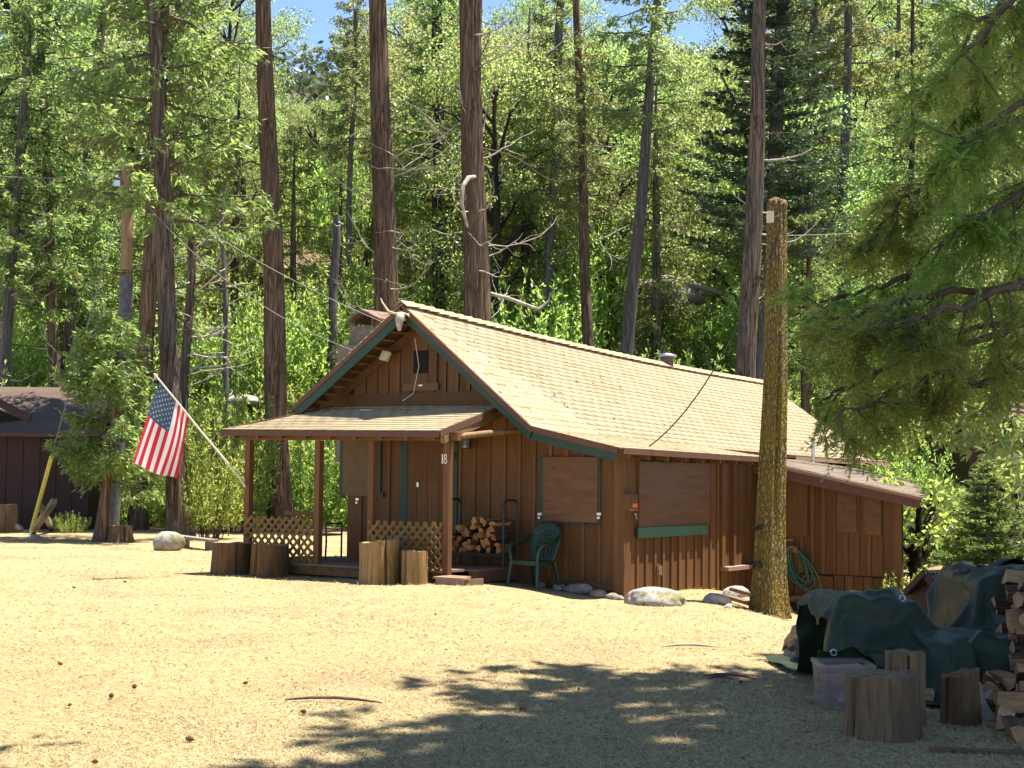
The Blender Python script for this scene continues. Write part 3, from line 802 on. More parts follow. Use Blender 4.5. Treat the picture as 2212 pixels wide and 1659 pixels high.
# lattice panels: two crossing layers of slats, cut by the panel's edges
def lattice(qa, qb, z0, z1, s):
    lt = thing('lattice', None, None); lt.parent = cabin
    sp = 0.150; w = 0.046
    for layer, sg in ((0, 1), (1, -1)):
        k = -int((z1 - z0) / sp) - 2
        while True:
            k += 1
            # line: q = qa + k*sp + sg' * (z - z0)
            pts = []
            c = qa + k * sp if sg > 0 else qa + (k + (z1 - z0) / sp) * sp
            lo_, hi_ = z0, z1
            if sg > 0:
                t0 = max(z0, z0 + (qa - c)); t1 = min(z1, z0 + (qb - c))
                if c > qb: break
                if t1 - t0 < .03: continue
                A = (c + t0 - z0, t0); B = (c + t1 - z0, t1)
            else:
                c2 = qa + k * sp + (z1 - z0)
                t0 = max(z0, z0 + (c2 - qb)); t1 = min(z1, z0 + (c2 - qa))
                if c2 - (z1 - z0) > qb: break
                if t1 - t0 < .03: continue
                A = (c2 - (t0 - z0), t0); B = (c2 - (t1 - z0), t1)
            sy = s - .008 + layer * .012
            piece_bar('slat', (A[0], sy, A[1]), (B[0], sy, B[1]), w, .009, M['lattice'], lt, up=(0, -1, 0))
    return lt
z0, z1 = .33, F(600, 1116, PF)[1]
lattice(posts[0][0] - .03, posts[1][0] - .05, z0, z1, PF - .06)
z1b = F(880, 1127, PF)[1]
lattice(posts[2][0] - .02, posts[3][0] - .05, .12, z1b, PF - .06)
piece('rail', (F(616, 1106, -.3)[0], -.32, F(620, 1106, -.3)[1] - .05), (F(690, 1106, -.3)[0], -.28, F(620, 1106, -.3)[1] + .02), M['batten'], cabin)

# house number 18 on the post with the porch step: strokes of flat white enamel
q18, z18 = F(960, 991, PF - .056)
b = MB()
hh, ww = .135, .085
def stroke(pts, w):
    for (xa, za), (xb, zb2) in zip(pts, pts[1:]):
        b.bar((q18 + xa * ww, PF - .056, z18 + za * hh), (q18 + xb * ww, PF - .056, z18 + zb2 * hh), w, .006, 0, (0, -1, 0))
stroke([(-.42, -.5), (-.42, .5)], .016); stroke([(-.56, .34), (-.42, .5)], .010); stroke([(-.56, -.5), (-.26, -.5)], .009)
for cz, ry, rx in ((.24, .235, .24), (-.25, .25, .29)):
    stroke([(.22 + rx * math.cos(2 * math.pi * k / 14), cz + ry * math.sin(2 * math.pi * k / 14)) for k in range(15)], .011)
b.build('house_number', M['white'], posts[3][1].parent)

# --- door, shutters, frames, hardware
def frame(lo_px, plane='F'): pass
def fbox(name, x0, y0, x1, y1, s0, s1, mat, parent=cabin, **kw):        # a board given by its outline on the front wall
    qa, za = F(x0, y0, s0); qb, zb2 = F(x1, y1, s0)
    return piece(name, (qa, min(s0, s1), zb2), (qb, max(s0, s1), za), mat, parent, **kw)
def sbox(name, x0, y0, x1, y1, q0, q1, mat, parent=cabin, **kw):        # the same on the side wall
    sa, za = S(x0, y0, q1); sb, zb2 = S(x1, y1, q1)
    return piece(name, (min(q0, q1), sa, zb2), (max(q0, q1), sb, za), mat, parent, **kw)
win = thing('window', None, None); win.parent = cabin; tag(win, label='tan boarded window under the porch')
fbox('shutter', 742, 927, 812, 1072, -.085, -.062, M['ply_tan'], win)
fbox('frame', 735, 927, 741.5, 1074, -.075, -.061, M['green'], win); fbox('frame', 814.5, 927, 821, 1068, -.075, -.061, M['green'], win)
fbox('sill', 814, 1063, 827, 1075, -.09, -.061, M['green'], win); fbox('sill', 733, 1066, 743, 1076, -.09, -.061, M['green'], win)
win2 = thing('window', None, None); win2.parent = cabin; tag(win2, label='square brown plywood window cover right of the chair')
fbox('shutter', 1173, 987, 1290, 1129, -.085, -.062, M['ply'], win2)
fbox('frame', 1291, 989, 1296, 1131, -.073, -.061, M['green'], win2); fbox('frame', 1165, 989, 1172, 1131, -.073, -.061, M['green'], win2)
fbox('sill', 1168, 1131, 1298, 1137, -.095, -.061, M['green'], win2)
door = thing('door', None, None); door.parent = cabin
fbox('door_frame', 865, 925, 877, 1200, -.085, -.061, M['green'], door); fbox('door_frame', 973, 925, 985, 1200, -.085, -.061, M['green'], door)
qa, _ = F(877, 1100, -.07); qb, _ = F(973, 1100, -.07)
for i in range(4):
    w = (qb - qa) / 4
    piece('board', (qa + w * i + .004, -.078, DZ + .03), (qa + w * (i + 1) - .004, -.062, 2.5), M['board'], door)
fbox('panel', 901, 952, 957, 1041, -.10, -.079, M['board'], door)
fbox('latch', 900, 1042, 904, 1052, -.105, -.079, M['metal'], door)
def hasp(parent, q, s, z, axis):
    hp = MB()
    if axis == 0:
        hp.box((q - .035, s - .006, z - .005), (q + .035, s, z + .03)); hp.tube([(q - .012, s - .014, z - .006), (q - .012, s - .014, z - .03), (q + .012, s - .014, z - .03), (q + .012, s - .014, z - .006)], .005, 6)
        hp.box((q - .02, s - .024, z - .062), (q + .02, s - .005, z - .03))
    else:
        hp.box((q, s - .035, z - .005), (q + .006, s + .035, z + .03)); hp.tube([(q + .014, s - .012, z - .006), (q + .014, s - .012, z - .03), (q + .014, s + .012, z - .03), (q + .014, s + .012, z - .006)], .005, 6)
        hp.box((q + .005, s - .02, z - .062), (q + .024, s + .02, z - .03))
    hp.build('hasp', M['metal'], parent)
for px, py in ((1166, 1112), (1294, 1112)):
    q, z = F(px, py, -.085); hasp(win2, q, -.086, z, 0)
q, z = F(772, 1080, -.085); hasp(win, q, -.086, z, 0)
win3 = thing('window', None, None); win3.parent = cabin; tag(win3, label='wide brown plywood window cover over a green sill')
sbox('shutter', 1381.5, 997.5, 1533, 1134, .063, .09, M['ply'], win3)
sbox('sill', 1379, 1140, 1529, 1154, .063, .11, M['green'], win3)
for px, py in ((1376, 1113),):
    s, z = S(px, py, .09); hasp(win3, .064, s, z, 1)
mb_ = thing('meter_box', None, None); mb_.parent = cabin
sbox('casing', 1360, 1072, 1378, 1103, .063, .16, M['board'], mb_)
sbox('lid', 1358, 1068, 1379, 1072, .063, .17, M['fascia'], mb_)
sbox('sticker', 1367, 1088, 1377, 1096, .161, .164, M['orange'], mb_)
ou = thing('outlet', None, None); ou.parent = cabin
sbox('box', 1420, 1222, 1431, 1243, .062, .085, M['board'], ou); sbox('socket', 1424, 1226, 1430, 1233, .086, .10, M['metal'], ou); sbox('socket', 1424, 1235, 1430, 1241, .086, .10, M['metal'], ou)
def abox(name, x0, y0, x1, y1, d0, d1, mat, parent, **kw):               # on the rear addition's front
    return fbox(name, x0, y0, x1, y1, AS - d1, AS - d0, mat, parent, **kw)
win4 = thing('window', None, None); win4.parent = cabin; tag(win4, label='tall brown panel behind the mossy snag')
abox('shutter', 1688, 1024, 1744, 1160, .063, .088, M['board'], win4); abox('frame', 1690, 1012, 1726, 1021, .063, .09, M['green'], win4)
abox('latch', 1691, 1165, 1712, 1168, .063, .075, M['metal'], win4)
win5 = thing('window', None, None); win5.parent = cabin; tag(win5, label='narrow brown window cover, left of the pair')
abox('shutter', 1807, 1048, 1850, 1150, .063, .088, M['ply'], win5); abox('frame', 1803, 1041, 1835, 1047, .063, .085, M['green'], win5)
win6 = thing('window', None, None); win6.parent = cabin; tag(win6, label='narrow brown window cover, right of the pair')
abox('shutter', 1865, 1057, 1903, 1156, .063, .088, M['ply'], win6); abox('frame', 1838, 1047, 1868, 1054, .063, .085, M['green'], win6)
hatch = thing('attic_hatch', None, None); hatch.parent = cabin
for i, (xa, xb) in enumerate(((873, 890), (890.6, 908), (908.6, 925), (925.6, 943))):
    fbox('board', xa, 722, xb, 843, -.102, -.086, M['board'], hatch)
fbox('rail', 870, 829, 946, 843, -.118, -.103, M['batten'], hatch); fbox('rail', 870, 718, 946, 727, -.118, -.103, M['batten'], hatch)
fbox('vent', 893, 758, 924, 806, -.108, -.1025, M['black'], hatch)
fbox('latch', 904, 831, 912, 834, -.125, -.119, M['metal'], hatch)

# wall lamp, flood lamp, horseshoe, cable
wl = thing('wall_lamp', None, None); wl.parent = cabin
q, z = F(1006, 953, -.2); b = MB()
b.tube([(q, -.2, z + .10), (q, -.2, z - .11)], .072, 12); b.build('glass', M['glass'], wl)
b = MB(); b.tube([(q, -.2, z + .10), (q, -.2, z + .135), (q, -.2, z + .15)], [.09, .085, .03], 12)
for k in range(8):
    a = k * math.pi / 4; b.tube([(q + .078 * math.cos(a), -.2 + .078 * math.sin(a), z + .1), (q + .078 * math.cos(a), -.2 + .078 * math.sin(a), z - .12)], .006, 4)
for dz in (-.115, -.045, .03): b.tube([(q + .078 * math.cos(k * math.pi / 8), -.2 + .078 * math.sin(k * math.pi / 8), z + dz) for k in range(17)], .006, 4)
b.bar((q, -.06, z + .12), (q, -.2, z + .12), .03, .03); b.build('cage', M['darkmetal'], wl)
fl = thing('flood_lamp', None, None); fl.parent = cabin
q, z = F(832, 769, -.32); b = MB()
Mx = Matrix.Translation((q, -.32, z)) @ Euler((R(-18), R(12), R(-8))).to_matrix().to_4x4()
b.box((-.085, -.03, -.08), (.085, .03, .08), 0, Mx); b.build('housing', M['cream'], fl)
b = MB(); b.bar((q + .03, -.29, z + .05), (q + .12, -.06, z + .10), .025, .025); b.build('arm', M['darkmetal'], fl)
b = MB(); q, z = F(978, 985, -.095)
b.tube([(q + .05 * math.cos(t), -.095, z + .06 * math.sin(t)) for t in [R(a) for a in range(-60, 241, 20)]], .009, 5)
b.build('horseshoe', M['darkmetal'], cabin)
b = MB(); pts = [F(px, py, -.10) for px, py in ((893, 868), (895, 800), (905, 830))]
c1 = [F(x, y, -.115) for x, y in ((896, 730), (905, 790), (893, 850), (870, 866))]
b.tube([(q, -.115, z) for q, z in c1], .006, 5)
c2 = [(F(x, y, -.9)) for x, y in ((745, 862), (760, 858), (768, 866), (740, 874))]
b.tube([(q, -.45, pz(q, -.45) + .035) for q, z in c2], .007, 5)
b.build('cable', M['white'], cabin)

# chimney behind the ridge and a small vent pipe
ch = thing('chimney', None, None); ch.parent = cabin
cs = 2.6; ql, zl = F(756, 730, cs); qr, zr_ = F(806, 730, cs)
cz = F(780, 704, cs)[1]
b = MB(); b.box((ql - .02, cs, 2.2), (qr, cs + .7, cz)); b.build('flue', M['concrete'], ch)
b = MB(); b.box((ql - .2, cs - .12, 2.0), (qr + .05, cs + .82, F(760, 747, cs)[1])); b.build('base', M['concrete'], ch)
for dx, dy in ((.06, .05), (.06, .65), (-.06, .05), (-.06, .65)):
    piece('leg', ((ql if dx > 0 else qr) + dx - .015, cs + dy - .015, cz), ((ql if dx > 0 else qr) + dx + .015, cs + dy + .015, cz + .16), M['rustmetal'], ch)
ca, za = F(750, 694, cs - .1); cb, _ = F(818, 694, cs - .1); ct = F(784, 667, cs - .1)[1]
b = MB(); mid = (ca + cb) / 2 - .02
b.prism([(ca, za), (mid, ct), (cb + .05, za + .02), (cb + .05, za - .01), (mid, ct - .045), (ca, za - .03)], 1, cs - .15, cs + .85)
b.build('cap', M['rustmetal'], ch)
vp = thing('vent_pipe', None, None); vp.parent = cabin
vs_ = 8.35
qv, zv = F(1441, 785, vs_); _, zt = F(1441, 772, vs_); _, zc = F(1441, 763, vs_)
b = MB(); b.tube([(qv, vs_, rz(-4.2, vs_) - .3), (qv, vs_, zt)], .13, 14); b.build('pipe', M['rustmetal'], vp)
b = MB(); b.tube([(qv, vs_, zt + .01), (qv, vs_, zt + .05), (qv, vs_, zc)], [.2, .2, .05], 14); b.build('cap', M['metal'], vp)
# downpipe-like grey stub standing where the rear roof meets the addition
b = MB(); q, z = F(1756, 985, 8.02); _, z2 = F(1756, 945, 8.02)
b.tube([(q, 8.02, z - .2), (q, 8.02, z2)], .035, 8); b.build('stub_pipe', M['metal'], cabin)
# ------------------------------------------------------------------ trees
def unit(v): return v / np.maximum(1e-9, np.linalg.norm(v, axis=-1, keepdims=True))
def leaf_quads(P, D, L, W, rg, side=None):
    """one lozenge leaf per row: base P, direction D"""
    n = len(P); D = unit(D)
    rv = rg.normal(size=(n, 3)) if side is None else side + rg.normal(size=(n, 3)) * 0.5
    Sd = unit(np.cross(D, rv)); L = np.broadcast_to(L, n)[:, None]; W = np.broadcast_to(W, n)[:, None]
    mid = P + D * L * 0.45
    return np.stack([P, mid + Sd * W * .5, P + D * L, mid - Sd * W * .5], 1).reshape(-1, 3)
def quad_mesh(name, V, mat):
    return big_mesh(name, V, np.arange(len(V)).reshape(-1, 4), mat)

def trunk_mesh(name, pts, rad, mat, seed=0, n=44, dz=0.3, furrow=0.06, flare=0.0, lobes=9):
    """a fluted, tapering trunk along pts (local)"""
    pts = [Vector(p) for p in pts]
    L = [0]
    for a, b_ in zip(pts, pts[1:]): L.append(L[-1] + (b_ - a).length)
    m = max(4, int(L[-1] / dz)); rg = np.random.RandomState(seed); sn = SN(seed + 11)
    th = np.arange(n) / n * 2 * np.pi
    V = []
    for k in range(m + 1):
        d = L[-1] * k / m; i = 0
        while i < len(L) - 2 and d > L[i + 1]: i += 1
        t = (d - L[i]) / max(1e-6, L[i + 1] - L[i]); p = pts[i].lerp(pts[i + 1], t); r = rad[i] + (rad[i + 1] - rad[i]) * t
        fl = 1 + flare * math.exp(-d / (2.2 * rad[0] + .05))
        q = np.stack([np.cos(th) * 2.2, np.sin(th) * 2.2, np.full(n, d * .25)], -1)
        rr = r * (fl * (1 + furrow * 1.2 * sn(q, 1.3) + furrow * 0.8 * sn(q, 3.7) + furrow * 0.7 * sn(np.stack([np.cos(th) * 9, np.sin(th) * 9, np.full(n, d * .5)], -1), 1.6)) + flare * .25 * math.exp(-d / .4) * np.cos(th * 5 + seed))
        V.append(np.stack([p.x + rr * np.cos(th), p.y + rr * np.sin(th), np.full(n, p.z)], -1))
    V = np.concatenate(V); i = np.arange((m + 1) * n).reshape(m + 1, n); j = np.roll(i, -1, 1)
    return big_mesh(name, V, np.stack([i[:-1], j[:-1], j[1:], i[1:]], -1).reshape(-1, 4), mat, True)

def limb_pts(p, d, L, rg, droop=0.25, up=0.0, k=7, wig=0.12):
    p = np.array(p, float); d = unit(np.array(d, float)); out = [p.copy()]
    for i in range(k):
        t = (i + 1) / k
        d = unit(d + np.array([0, 0, -droop + (droop + up) * 1.6 * t]) / k * 2 + rg.normal(size=3) * wig / math.sqrt(k) * 1.5)
        p = p + d * L / k; out.append(p.copy())
    return out

def cedar_crown(name, z0, z1, rmax, nb, mat, seed, leaf=0.16, lw=0.05, droop=0.55, tip=0.25, dens=1.0, top_taper=0.25, cut=None, twigs=13, hang=0.55, blades=5):
    """drooping sprays on curved branches; returns (leaf mesh, branch mesh)"""
    rg = np.random.RandomState(seed); PP, DD = [], []; bm_ = MB()
    for i in range(nb):
        f = (i + rg.uniform(0, 1)) / nb; z = z0 + (z1 - z0) * f
        az = i * 2.399 + rg.uniform(-.5, .5)
        pr = (1 - f) ** 0.7 * (1 - top_taper) + top_taper if f > .25 else 0.75 + f
        Lb = rmax * pr * rg.uniform(.55, 1.1)
        pts = limb_pts((0, 0, z), (math.cos(az), math.sin(az), rg.uniform(-.1, .35)), Lb, rg, droop, tip, 9, .16)
        bm_.tube(pts, [0.012 * Lb + .012 - (0.011 * Lb) * k / 9 for k in range(10)], 4, 0, False)
        pa = np.array(pts); nt = int(twigs * (0.5 + Lb / rmax))
        for t in np.linspace(.18, 1.0, nt):
            x = t * 9; k = min(8, int(x)); p = pa[k] + (pa[k + 1] - pa[k]) * (x - k); d = unit(pa[k + 1] - pa[k])
            sd = unit(np.cross(d, [0, 0, 1.0])) * rg.choice([-1, 1])
            tl = (0.28 * Lb * (1 - .6 * t) + .18) * rg.uniform(.6, 1.2)
            td = unit(d * .55 + sd * .8 + np.array([0, 0, -hang * rg.uniform(.3, 1.2)]))
            m = max(3, int(tl / (leaf * .55) * dens))
            tt = rg.uniform(.1, 1.0, m)[:, None]
            c = p + td * tl * tt + np.array([0, 0, -1]) * (tt ** 2) * tl * hang * .5
            for b_ in range(blades):
                PP.append(c + rg.normal(size=(m, 3)) * leaf * .35)
                DD.append(td + np.array([0, 0, -.25]) + rg.normal(size=(m, 3)) * .55)
    P = np.concatenate(PP); D = np.concatenate(DD)
    if cut is not None:
        k = cut(P); P, D = P[k], D[k]
    n = len(P)
    V = leaf_quads(P, D, leaf * rg.uniform(.7, 1.5, n), lw * rg.uniform(.7, 1.3, n), rg)
    return quad_mesh(name, V, mat), bm_.mesh('branches', M['brownbranch'])

def oak_crown(name, h, r, mat, seed, leaf=0.10, clumps=74, per=330, low=0.14):
    rg = np.random.RandomState(seed); PP, DD = [], []; bm_ = MB()
    bm_.tube([(0, 0, h * .15), (rg.uniform(-.3, .3), rg.uniform(-.3, .3), h * .5), (rg.uniform(-.6, .6), rg.uniform(-.5, .5), h * .92)], [.16, .1, .03], 6, 0, False)
    for i in range(clumps):
        f = rg.uniform(0, 1); z = h * (low + (1 - low) * f); pr = math.sin(math.pi * min(1, .12 + .88 * (1 - f) ** .8 * .9 + .02)) ** .6
        az = rg.uniform(0, 6.283); rr = r * pr * math.sqrt(rg.uniform(.12, 1.0))
        c = np.array([rr * math.cos(az), rr * math.sin(az), z]); cr = r * rg.uniform(.16, .32)
        if i % 2 == 0:
            pts = [Vector((0, 0, max(h * .15, z - rr * .75))), Vector(c * .5 + np.array([rg.uniform(-.2, .2), rg.uniform(-.2, .2), z * .44])), Vector(c)]
            bm_.tube(pts, [.07, .045, .012], 4, 0, False)
        d = unit(rg.normal(size=(per, 3)) * [1, 1, .75] + [0, 0, .15])
        p = c + d * cr * rg.uniform(.35, 1.0, (per, 1)) ** .6 * [1.15, 1.15, .75]
        PP.append(p); DD.append(d * .6 + rg.normal(size=(per, 3)) * .7 + [0, 0, -.15])
    P = np.concatenate(PP); D = np.concatenate(DD); n = len(P)
    V = leaf_quads(P, D, leaf * rg.uniform(.7, 1.4, n), leaf * .62 * rg.uniform(.7, 1.3, n), rg)
    return quad_mesh(name, V, mat), bm_.mesh('limbs', M['oakbark'])

def shrub_mesh(name, h, r, mat, seed, stems=64, leaf=0.105, lw=0.036, per=95, spread=0.9):
    """young cedar-like shrub: upswept stems with fans of blades"""
    rg = np.random.RandomState(seed); PP, DD = [], []; bm_ = MB()
    for i in range(stems):
        az = rg.uniform(0, 6.283); ro = r * math.sqrt(rg.uniform(0, 1)) * .8
        b0 = np.array([ro * math.cos(az) * .4, ro * math.sin(az) * .4, 0]); hh = h * (1 - .55 * (ro / r) ** 1.5) * rg.uniform(.55, 1.05)
        tip = np.array([ro * math.cos(az) * (1 + .2 * spread), ro * math.sin(az) * (1 + .2 * spread), hh])
        t = rg.uniform(.18, 1, per)[:, None]; c = b0 + (tip - b0) * t + np.array([math.cos(az), math.sin(az), 0]) * .12 * r * np.sin(t * 3.1)
        ax = unit(tip - b0); d = ax * .7 + rg.normal(size=(per, 3)) * .62 + np.array([0, 0, .2])
        PP.append(c + rg.normal(size=(per, 3)) * leaf * .9 * (1.1 - t)); DD.append(d)
        if i % 3 == 0: bm_.tube([b0, (b0 + tip) / 2, tip], [.018, .012, .005], 4, 0, False)
    P = np.concatenate(PP); D = np.concatenate(DD); n = len(P)
    V = leaf_quads(P, D, leaf * rg.uniform(.7, 1.5, n), lw * rg.uniform(.7, 1.3, n), rg)
    return quad_mesh(name, V, mat), bm_.mesh('stems', M['brownbranch'])

def fir_crown(name, z0, z1, r, mat, seed, tiers=16, leaf=.13, lw=.035, per=9, cut=None, dens=1.0):
    rg = np.random.RandomState(seed); PP, DD = [], []; bm_ = MB()
    for k in range(tiers):
        f = k / tiers; z = z0 + (z1 - z0) * f; R_ = r * (1 - f) ** .85 + .05 * r
        for j in range(per):
            az = j * 6.283 / per + k * 1.3 + rg.uniform(-.3, .3); Lb = R_ * rg.uniform(.7, 1.1)
            pts = np.array(limb_pts((0, 0, z + rg.uniform(-.15, .15) * (z1 - z0) / tiers * 3), (math.cos(az), math.sin(az), .12), Lb, rg, .22, .12, 5, .05))
            bm_.tube(pts, [.02, .017, .014, .011, .008, .004], 4, 0, False)
            m = int(max(6, Lb / leaf * 5 * dens)); x = rg.uniform(.12, .999, m) * 5; kk = x.astype(int); c = pts[kk] + (pts[kk + 1] - pts[kk]) * (x - kk)[:, None]
            d = unit(pts[kk + 1] - pts[kk]); sd = unit(np.cross(d, [0, 0, 1.0])) * rg.choice([-1, 1], m)[:, None]
            w = (Lb * .34 * (1 - x / 5.6))[:, None]
            for b_ in range(4):
                PP.append(c + sd * w * rg.uniform(0, 1, (m, 1)) + rg.normal(size=(m, 3)) * [.02, .02, .02]); DD.append(d * .6 + sd * .8 + rg.normal(size=(m, 3)) * .3)
    P = np.concatenate(PP); D = np.concatenate(DD)
    if cut is not None: k = cut(P); P, D = P[k], D[k]
    n = len(P); V = leaf_quads(P, D, leaf * rg.uniform(.7, 1.4, n), lw * rg.uniform(.8, 1.3, n), rg)
    return quad_mesh(name, V, mat), bm_.mesh('branches', M['brownbranch'])

def child(name, me, parent, loc=(0, 0, 0), rot=None, **kw):
    o = bpy.data.objects.new(name, me); link(o, parent); o.location = loc
    if rot: o.rotation_euler = rot
    return tag(o, **kw) if kw else o

# crowns shared by many trees
CED = [cedar_crown('crown', 0.0, 10.0, 3.0, 46, M['cedarleaf'], 21, .17, .06, dens=.9),
       cedar_crown('crown', 0.0, 9.0, 2.6, 44, M['cedarleaf2'], 22, .17, .06, dens=.9),
       cedar_crown('crown', 0.0, 12.0, 3.4, 52, M['cedarleaf'], 23, .19, .065, dens=.8)]
OAK = [oak_crown('crown', 8.0, 3.2, M['oakleaf'], 31), oak_crown('crown', 7.0, 2.8, M['oakleaf2'], 32), oak_crown('crown', 9.0, 3.0, M['oakleaf'], 33, clumps=80)]
SHR = [shrub_mesh('foliage', 2.6, 1.3, M['shrubleaf'], 41), shrub_mesh('foliage', 2.0, 1.5, M['shrubleaf'], 42), shrub_mesh('foliage', 3.4, 1.2, M['shrubleaf'], 43, 70)]
FIR = fir_crown('crown', 0, 14, 3.0, M['firleaf'], 51, 26, .17, .05, 9)
YFIR = fir_crown('crown', .35, 3.6, 1.35, M['youngfir'], 52, 16, .085, .022, 9)

def dead_branch(parent, z, az, L, r, rg, x=0, y=0, droop=.3, up=.35, mat='deadtwig', elev=.1, name='branch', twigs=2):
    b = MB(); pts = limb_pts((x, y, z), (math.cos(az), math.sin(az), elev), L, rg, droop, up, 9, .32)
    b.tube(pts, [r * (1 - .85 * k / 9) + .003 for k in range(10)], 5, 0, False)
    for _ in range(twigs):
        k = rg.randint(3, 8); d = np.array([rg.normal(), rg.normal(), rg.normal() * .8 - .3]) * .7 + (pts[k + 1] - pts[k]) * 3
        q = limb_pts(pts[k], d, L * rg.uniform(.2, .45), rg, .2, .2, 6, .4)
        b.tube(q, [r * .45 * (1 - .8 * i / 6) + .002 for i in range(7)], 4, 0, False)
    return b.build(name, M[mat], parent)

TR = np.random.RandomState(77)
def forest_tree(name, label, base, top, Y, wb, wt, mat, crown=None, cz=None, dead=0, deadmat='deadtwig', dz0=2, dz1=14, dl=(1.0, 2.6), seed=0, zmax=17.0, flare=.35, group=None, furrow=.06, wig=.04, csc=1.0, crz=0.0, az_bias=None):
    """a trunk through two measured points, widths in picture units at those points"""
    A, B = at(base[0], base[1], Y), at(top[0], top[1], Y)
    dirv = (B - A) / (B.z - A.z)
    x, y = A.x, A.y; g = G(x, y); p0 = A + dirv * (g - A.z); g = G(p0.x, p0.y); p0 = A + dirv * (g - .15 - A.z)
    ra, rb = wb * Y / FOC / 2, wt * Y / FOC / 2
    def rad(z): return max(.03, ra + (rb - ra) * (z - A.z) / (B.z - A.z))
    t = thing(name, label, 'tree', p0, group=group)
    zt = zmax; pts, rr = [], []
    for k in range(9):
        z = p0.z + (zt - p0.z) * k / 8; p = A + dirv * (z - A.z)
        pts.append((p.x - p0.x + wig * math.sin(k * 1.7 + seed), p.y - p0.y + wig * math.cos(k * 2.1 + seed), z - p0.z)); rr.append(rad(z))
    child('trunk', trunk_mesh('trunk', pts, rr, M[mat], seed, flare=flare, furrow=furrow), t)
    if crown is not None:
        z = cz; p = A + dirv * (z - A.z)
        c = child('crown', crown[0], t, (p.x - p0.x, p.y - p0.y, z - p0.z), (0, 0, crz)); c.scale = (csc,) * 3
        c2 = child('limbs', crown[1], t, c.location, (0, 0, crz)); c2.scale = (csc,) * 3
    rg = np.random.RandomState(seed + 500)
    for k in range(dead):
        z = rg.uniform(dz0, dz1); p = A + dirv * (z - A.z); az = rg.uniform(0, 6.283)
        if az_bias is not None and rg.rand() < .6: az = az_bias + rg.normal() * .5
        dead_branch(t, z - p0.z, az, rg.uniform(*dl), rg.uniform(.014, .035), rg, p.x - p0.x, p.y - p0.y, mat=deadmat if rg.rand() < .75 else 'brownbranch', elev=rg.uniform(-.2, .5))
    return t

forest_tree('cedar_tree', 'tall cedar with a flared base right behind the flag', (386, 1182), (333, 17), 36, 44, 30, 'cedarbark', CED[2], 7.6, 8, 'brownbranch', 3, 9, seed=1, flare=.5, zmax=20)
forest_tree('cedar_tree', 'reddish leaning trunk just left of the tall cedar behind the flag', (296, 1126), (352, 0), 42, 38, 32, 'redbark', CED[0], 9.0, 6, 'brownbranch', 4, 9, seed=2, zmax=20, crz=1.0)
forest_tree('cedar_tree', 'straight bare cedar trunk rising behind the left end of the porch', (606, 1120), (570, 0), 42, 52, 33, 'redbark', CED[1], 17.0, 7, 'brownbranch', 9, 15, (1.5, 3.5), seed=3, zmax=22, furrow=.07)
t4 = forest_tree('cedar_tree', 'thick bare trunk behind the cabin chimney', (840, 1000), (818, 0), 44, 52, 35, 'redbark', CED[0], 18.0, 22, 'deadtwig', 5, 15, (1.2, 3.6), seed=4, zmax=26, furrow=.08, crz=2.0)
t5 = forest_tree('cedar_tree', 'widest bare red trunk, rising behind the middle of the cabin roof', (1034, 980), (1017, 0), 43, 60, 49, 'redbark', CED[2], 18.0, 26, 'deadtwig', 5, 15, (1.2, 3.8), seed=5, zmax=26, furrow=.08)
forest_tree('cedar_tree', 'slender red trunk with small dead twigs right of the widest trunk', (1276, 900), (1246, 0), 52, 25, 15, 'redbark', CED[1], 10.5, 14, 'deadtwig', 7, 14, (.8, 2.2), seed=6, zmax=22, csc=.7)
forest_tree('cedar_tree', 'smooth grey trunk leaning to the right behind the roof', (1352, 800), (1421, 0), 50, 29, 17, 'greybark', CED[1], 13.0, 5, 'brownbranch', 10, 15, (1.5, 3.0), seed=7, zmax=21, furrow=.03, csc=.9)
forest_tree('cedar_tree', 'bare grey-brown trunk close behind the mossy snag', (1610, 900), (1643, 0), 40, 45, 28, 'cedarbark', CED[0], 15.0, 12, 'deadtwig', 5, 14, (.9, 2.2), seed=8, zmax=22, furrow=.05, az_bias=0.2)
forest_tree('fir_tree', 'dark dense fir with drooping tiers right of the bare grey-brown trunk', (1652, 800), (1692, 0), 46, 34, 26, 'greybark', FIR, 8.6, 4, 'brownbranch', 5, 9, seed=9, zmax=23, csc=.95)
forest_tree('cedar_tree', 'left of two far grey trunks right of the dark fir', (1750, 500), (1757, 30), 62, 22, 18, 'greybark', CED[1], 13.5, 6, 'deadtwig', 9, 16, seed=10, zmax=24)
forest_tree('cedar_tree', 'right of two far grey trunks right of the dark fir', (1822, 430), (1833, 10), 60, 20, 16, 'greybark', CED[1], 17.0, 7, 'deadtwig', 9, 16, seed=11, zmax=24)
forest_tree('cedar_tree', 'bare trunk with white twigs above the roof of the left cabin, nearest the picture edge', (8, 830), (52, 200), 50, 25, 18, 'greybark', CED[0], 7.2, 14, 'deadtwig', 4, 10, (1.0, 2.4), seed=12, zmax=20, az_bias=0)
forest_tree('cedar_tree', 'left trunk of a close pair behind the left cabin', (120, 820), (98, 300), 51, 24, 18, 'redbark', CED[2], 7.6, 9, 'deadtwig', 4, 10, seed=13, zmax=20, crz=.7)
forest_tree('cedar_tree', 'right trunk of a close pair behind the left cabin', (140, 830), (182, 420), 54, 28, 22, 'cedarbark', CED[0], 8.5, 6, 'brownbranch', 5, 10, seed=14, zmax=20, crz=.3)
forest_tree('dead_tree', 'short dead grey trunk left of the chimney', (716, 790), (728, 445), 56, 20, 15, 'greybark', None, None, 9, 'deadtwig', 5, 11, (.5, 1.6), seed=15, zmax=11.2)
forest_tree('cedar_tree', 'thin grey trunk between the chimney and the short dead trunk', (742, 800), (762, 250), 60, 15, 11, 'greybark', CED[1], 14, 6, 'deadtwig', 6, 12, seed=16, zmax=20, csc=.8)
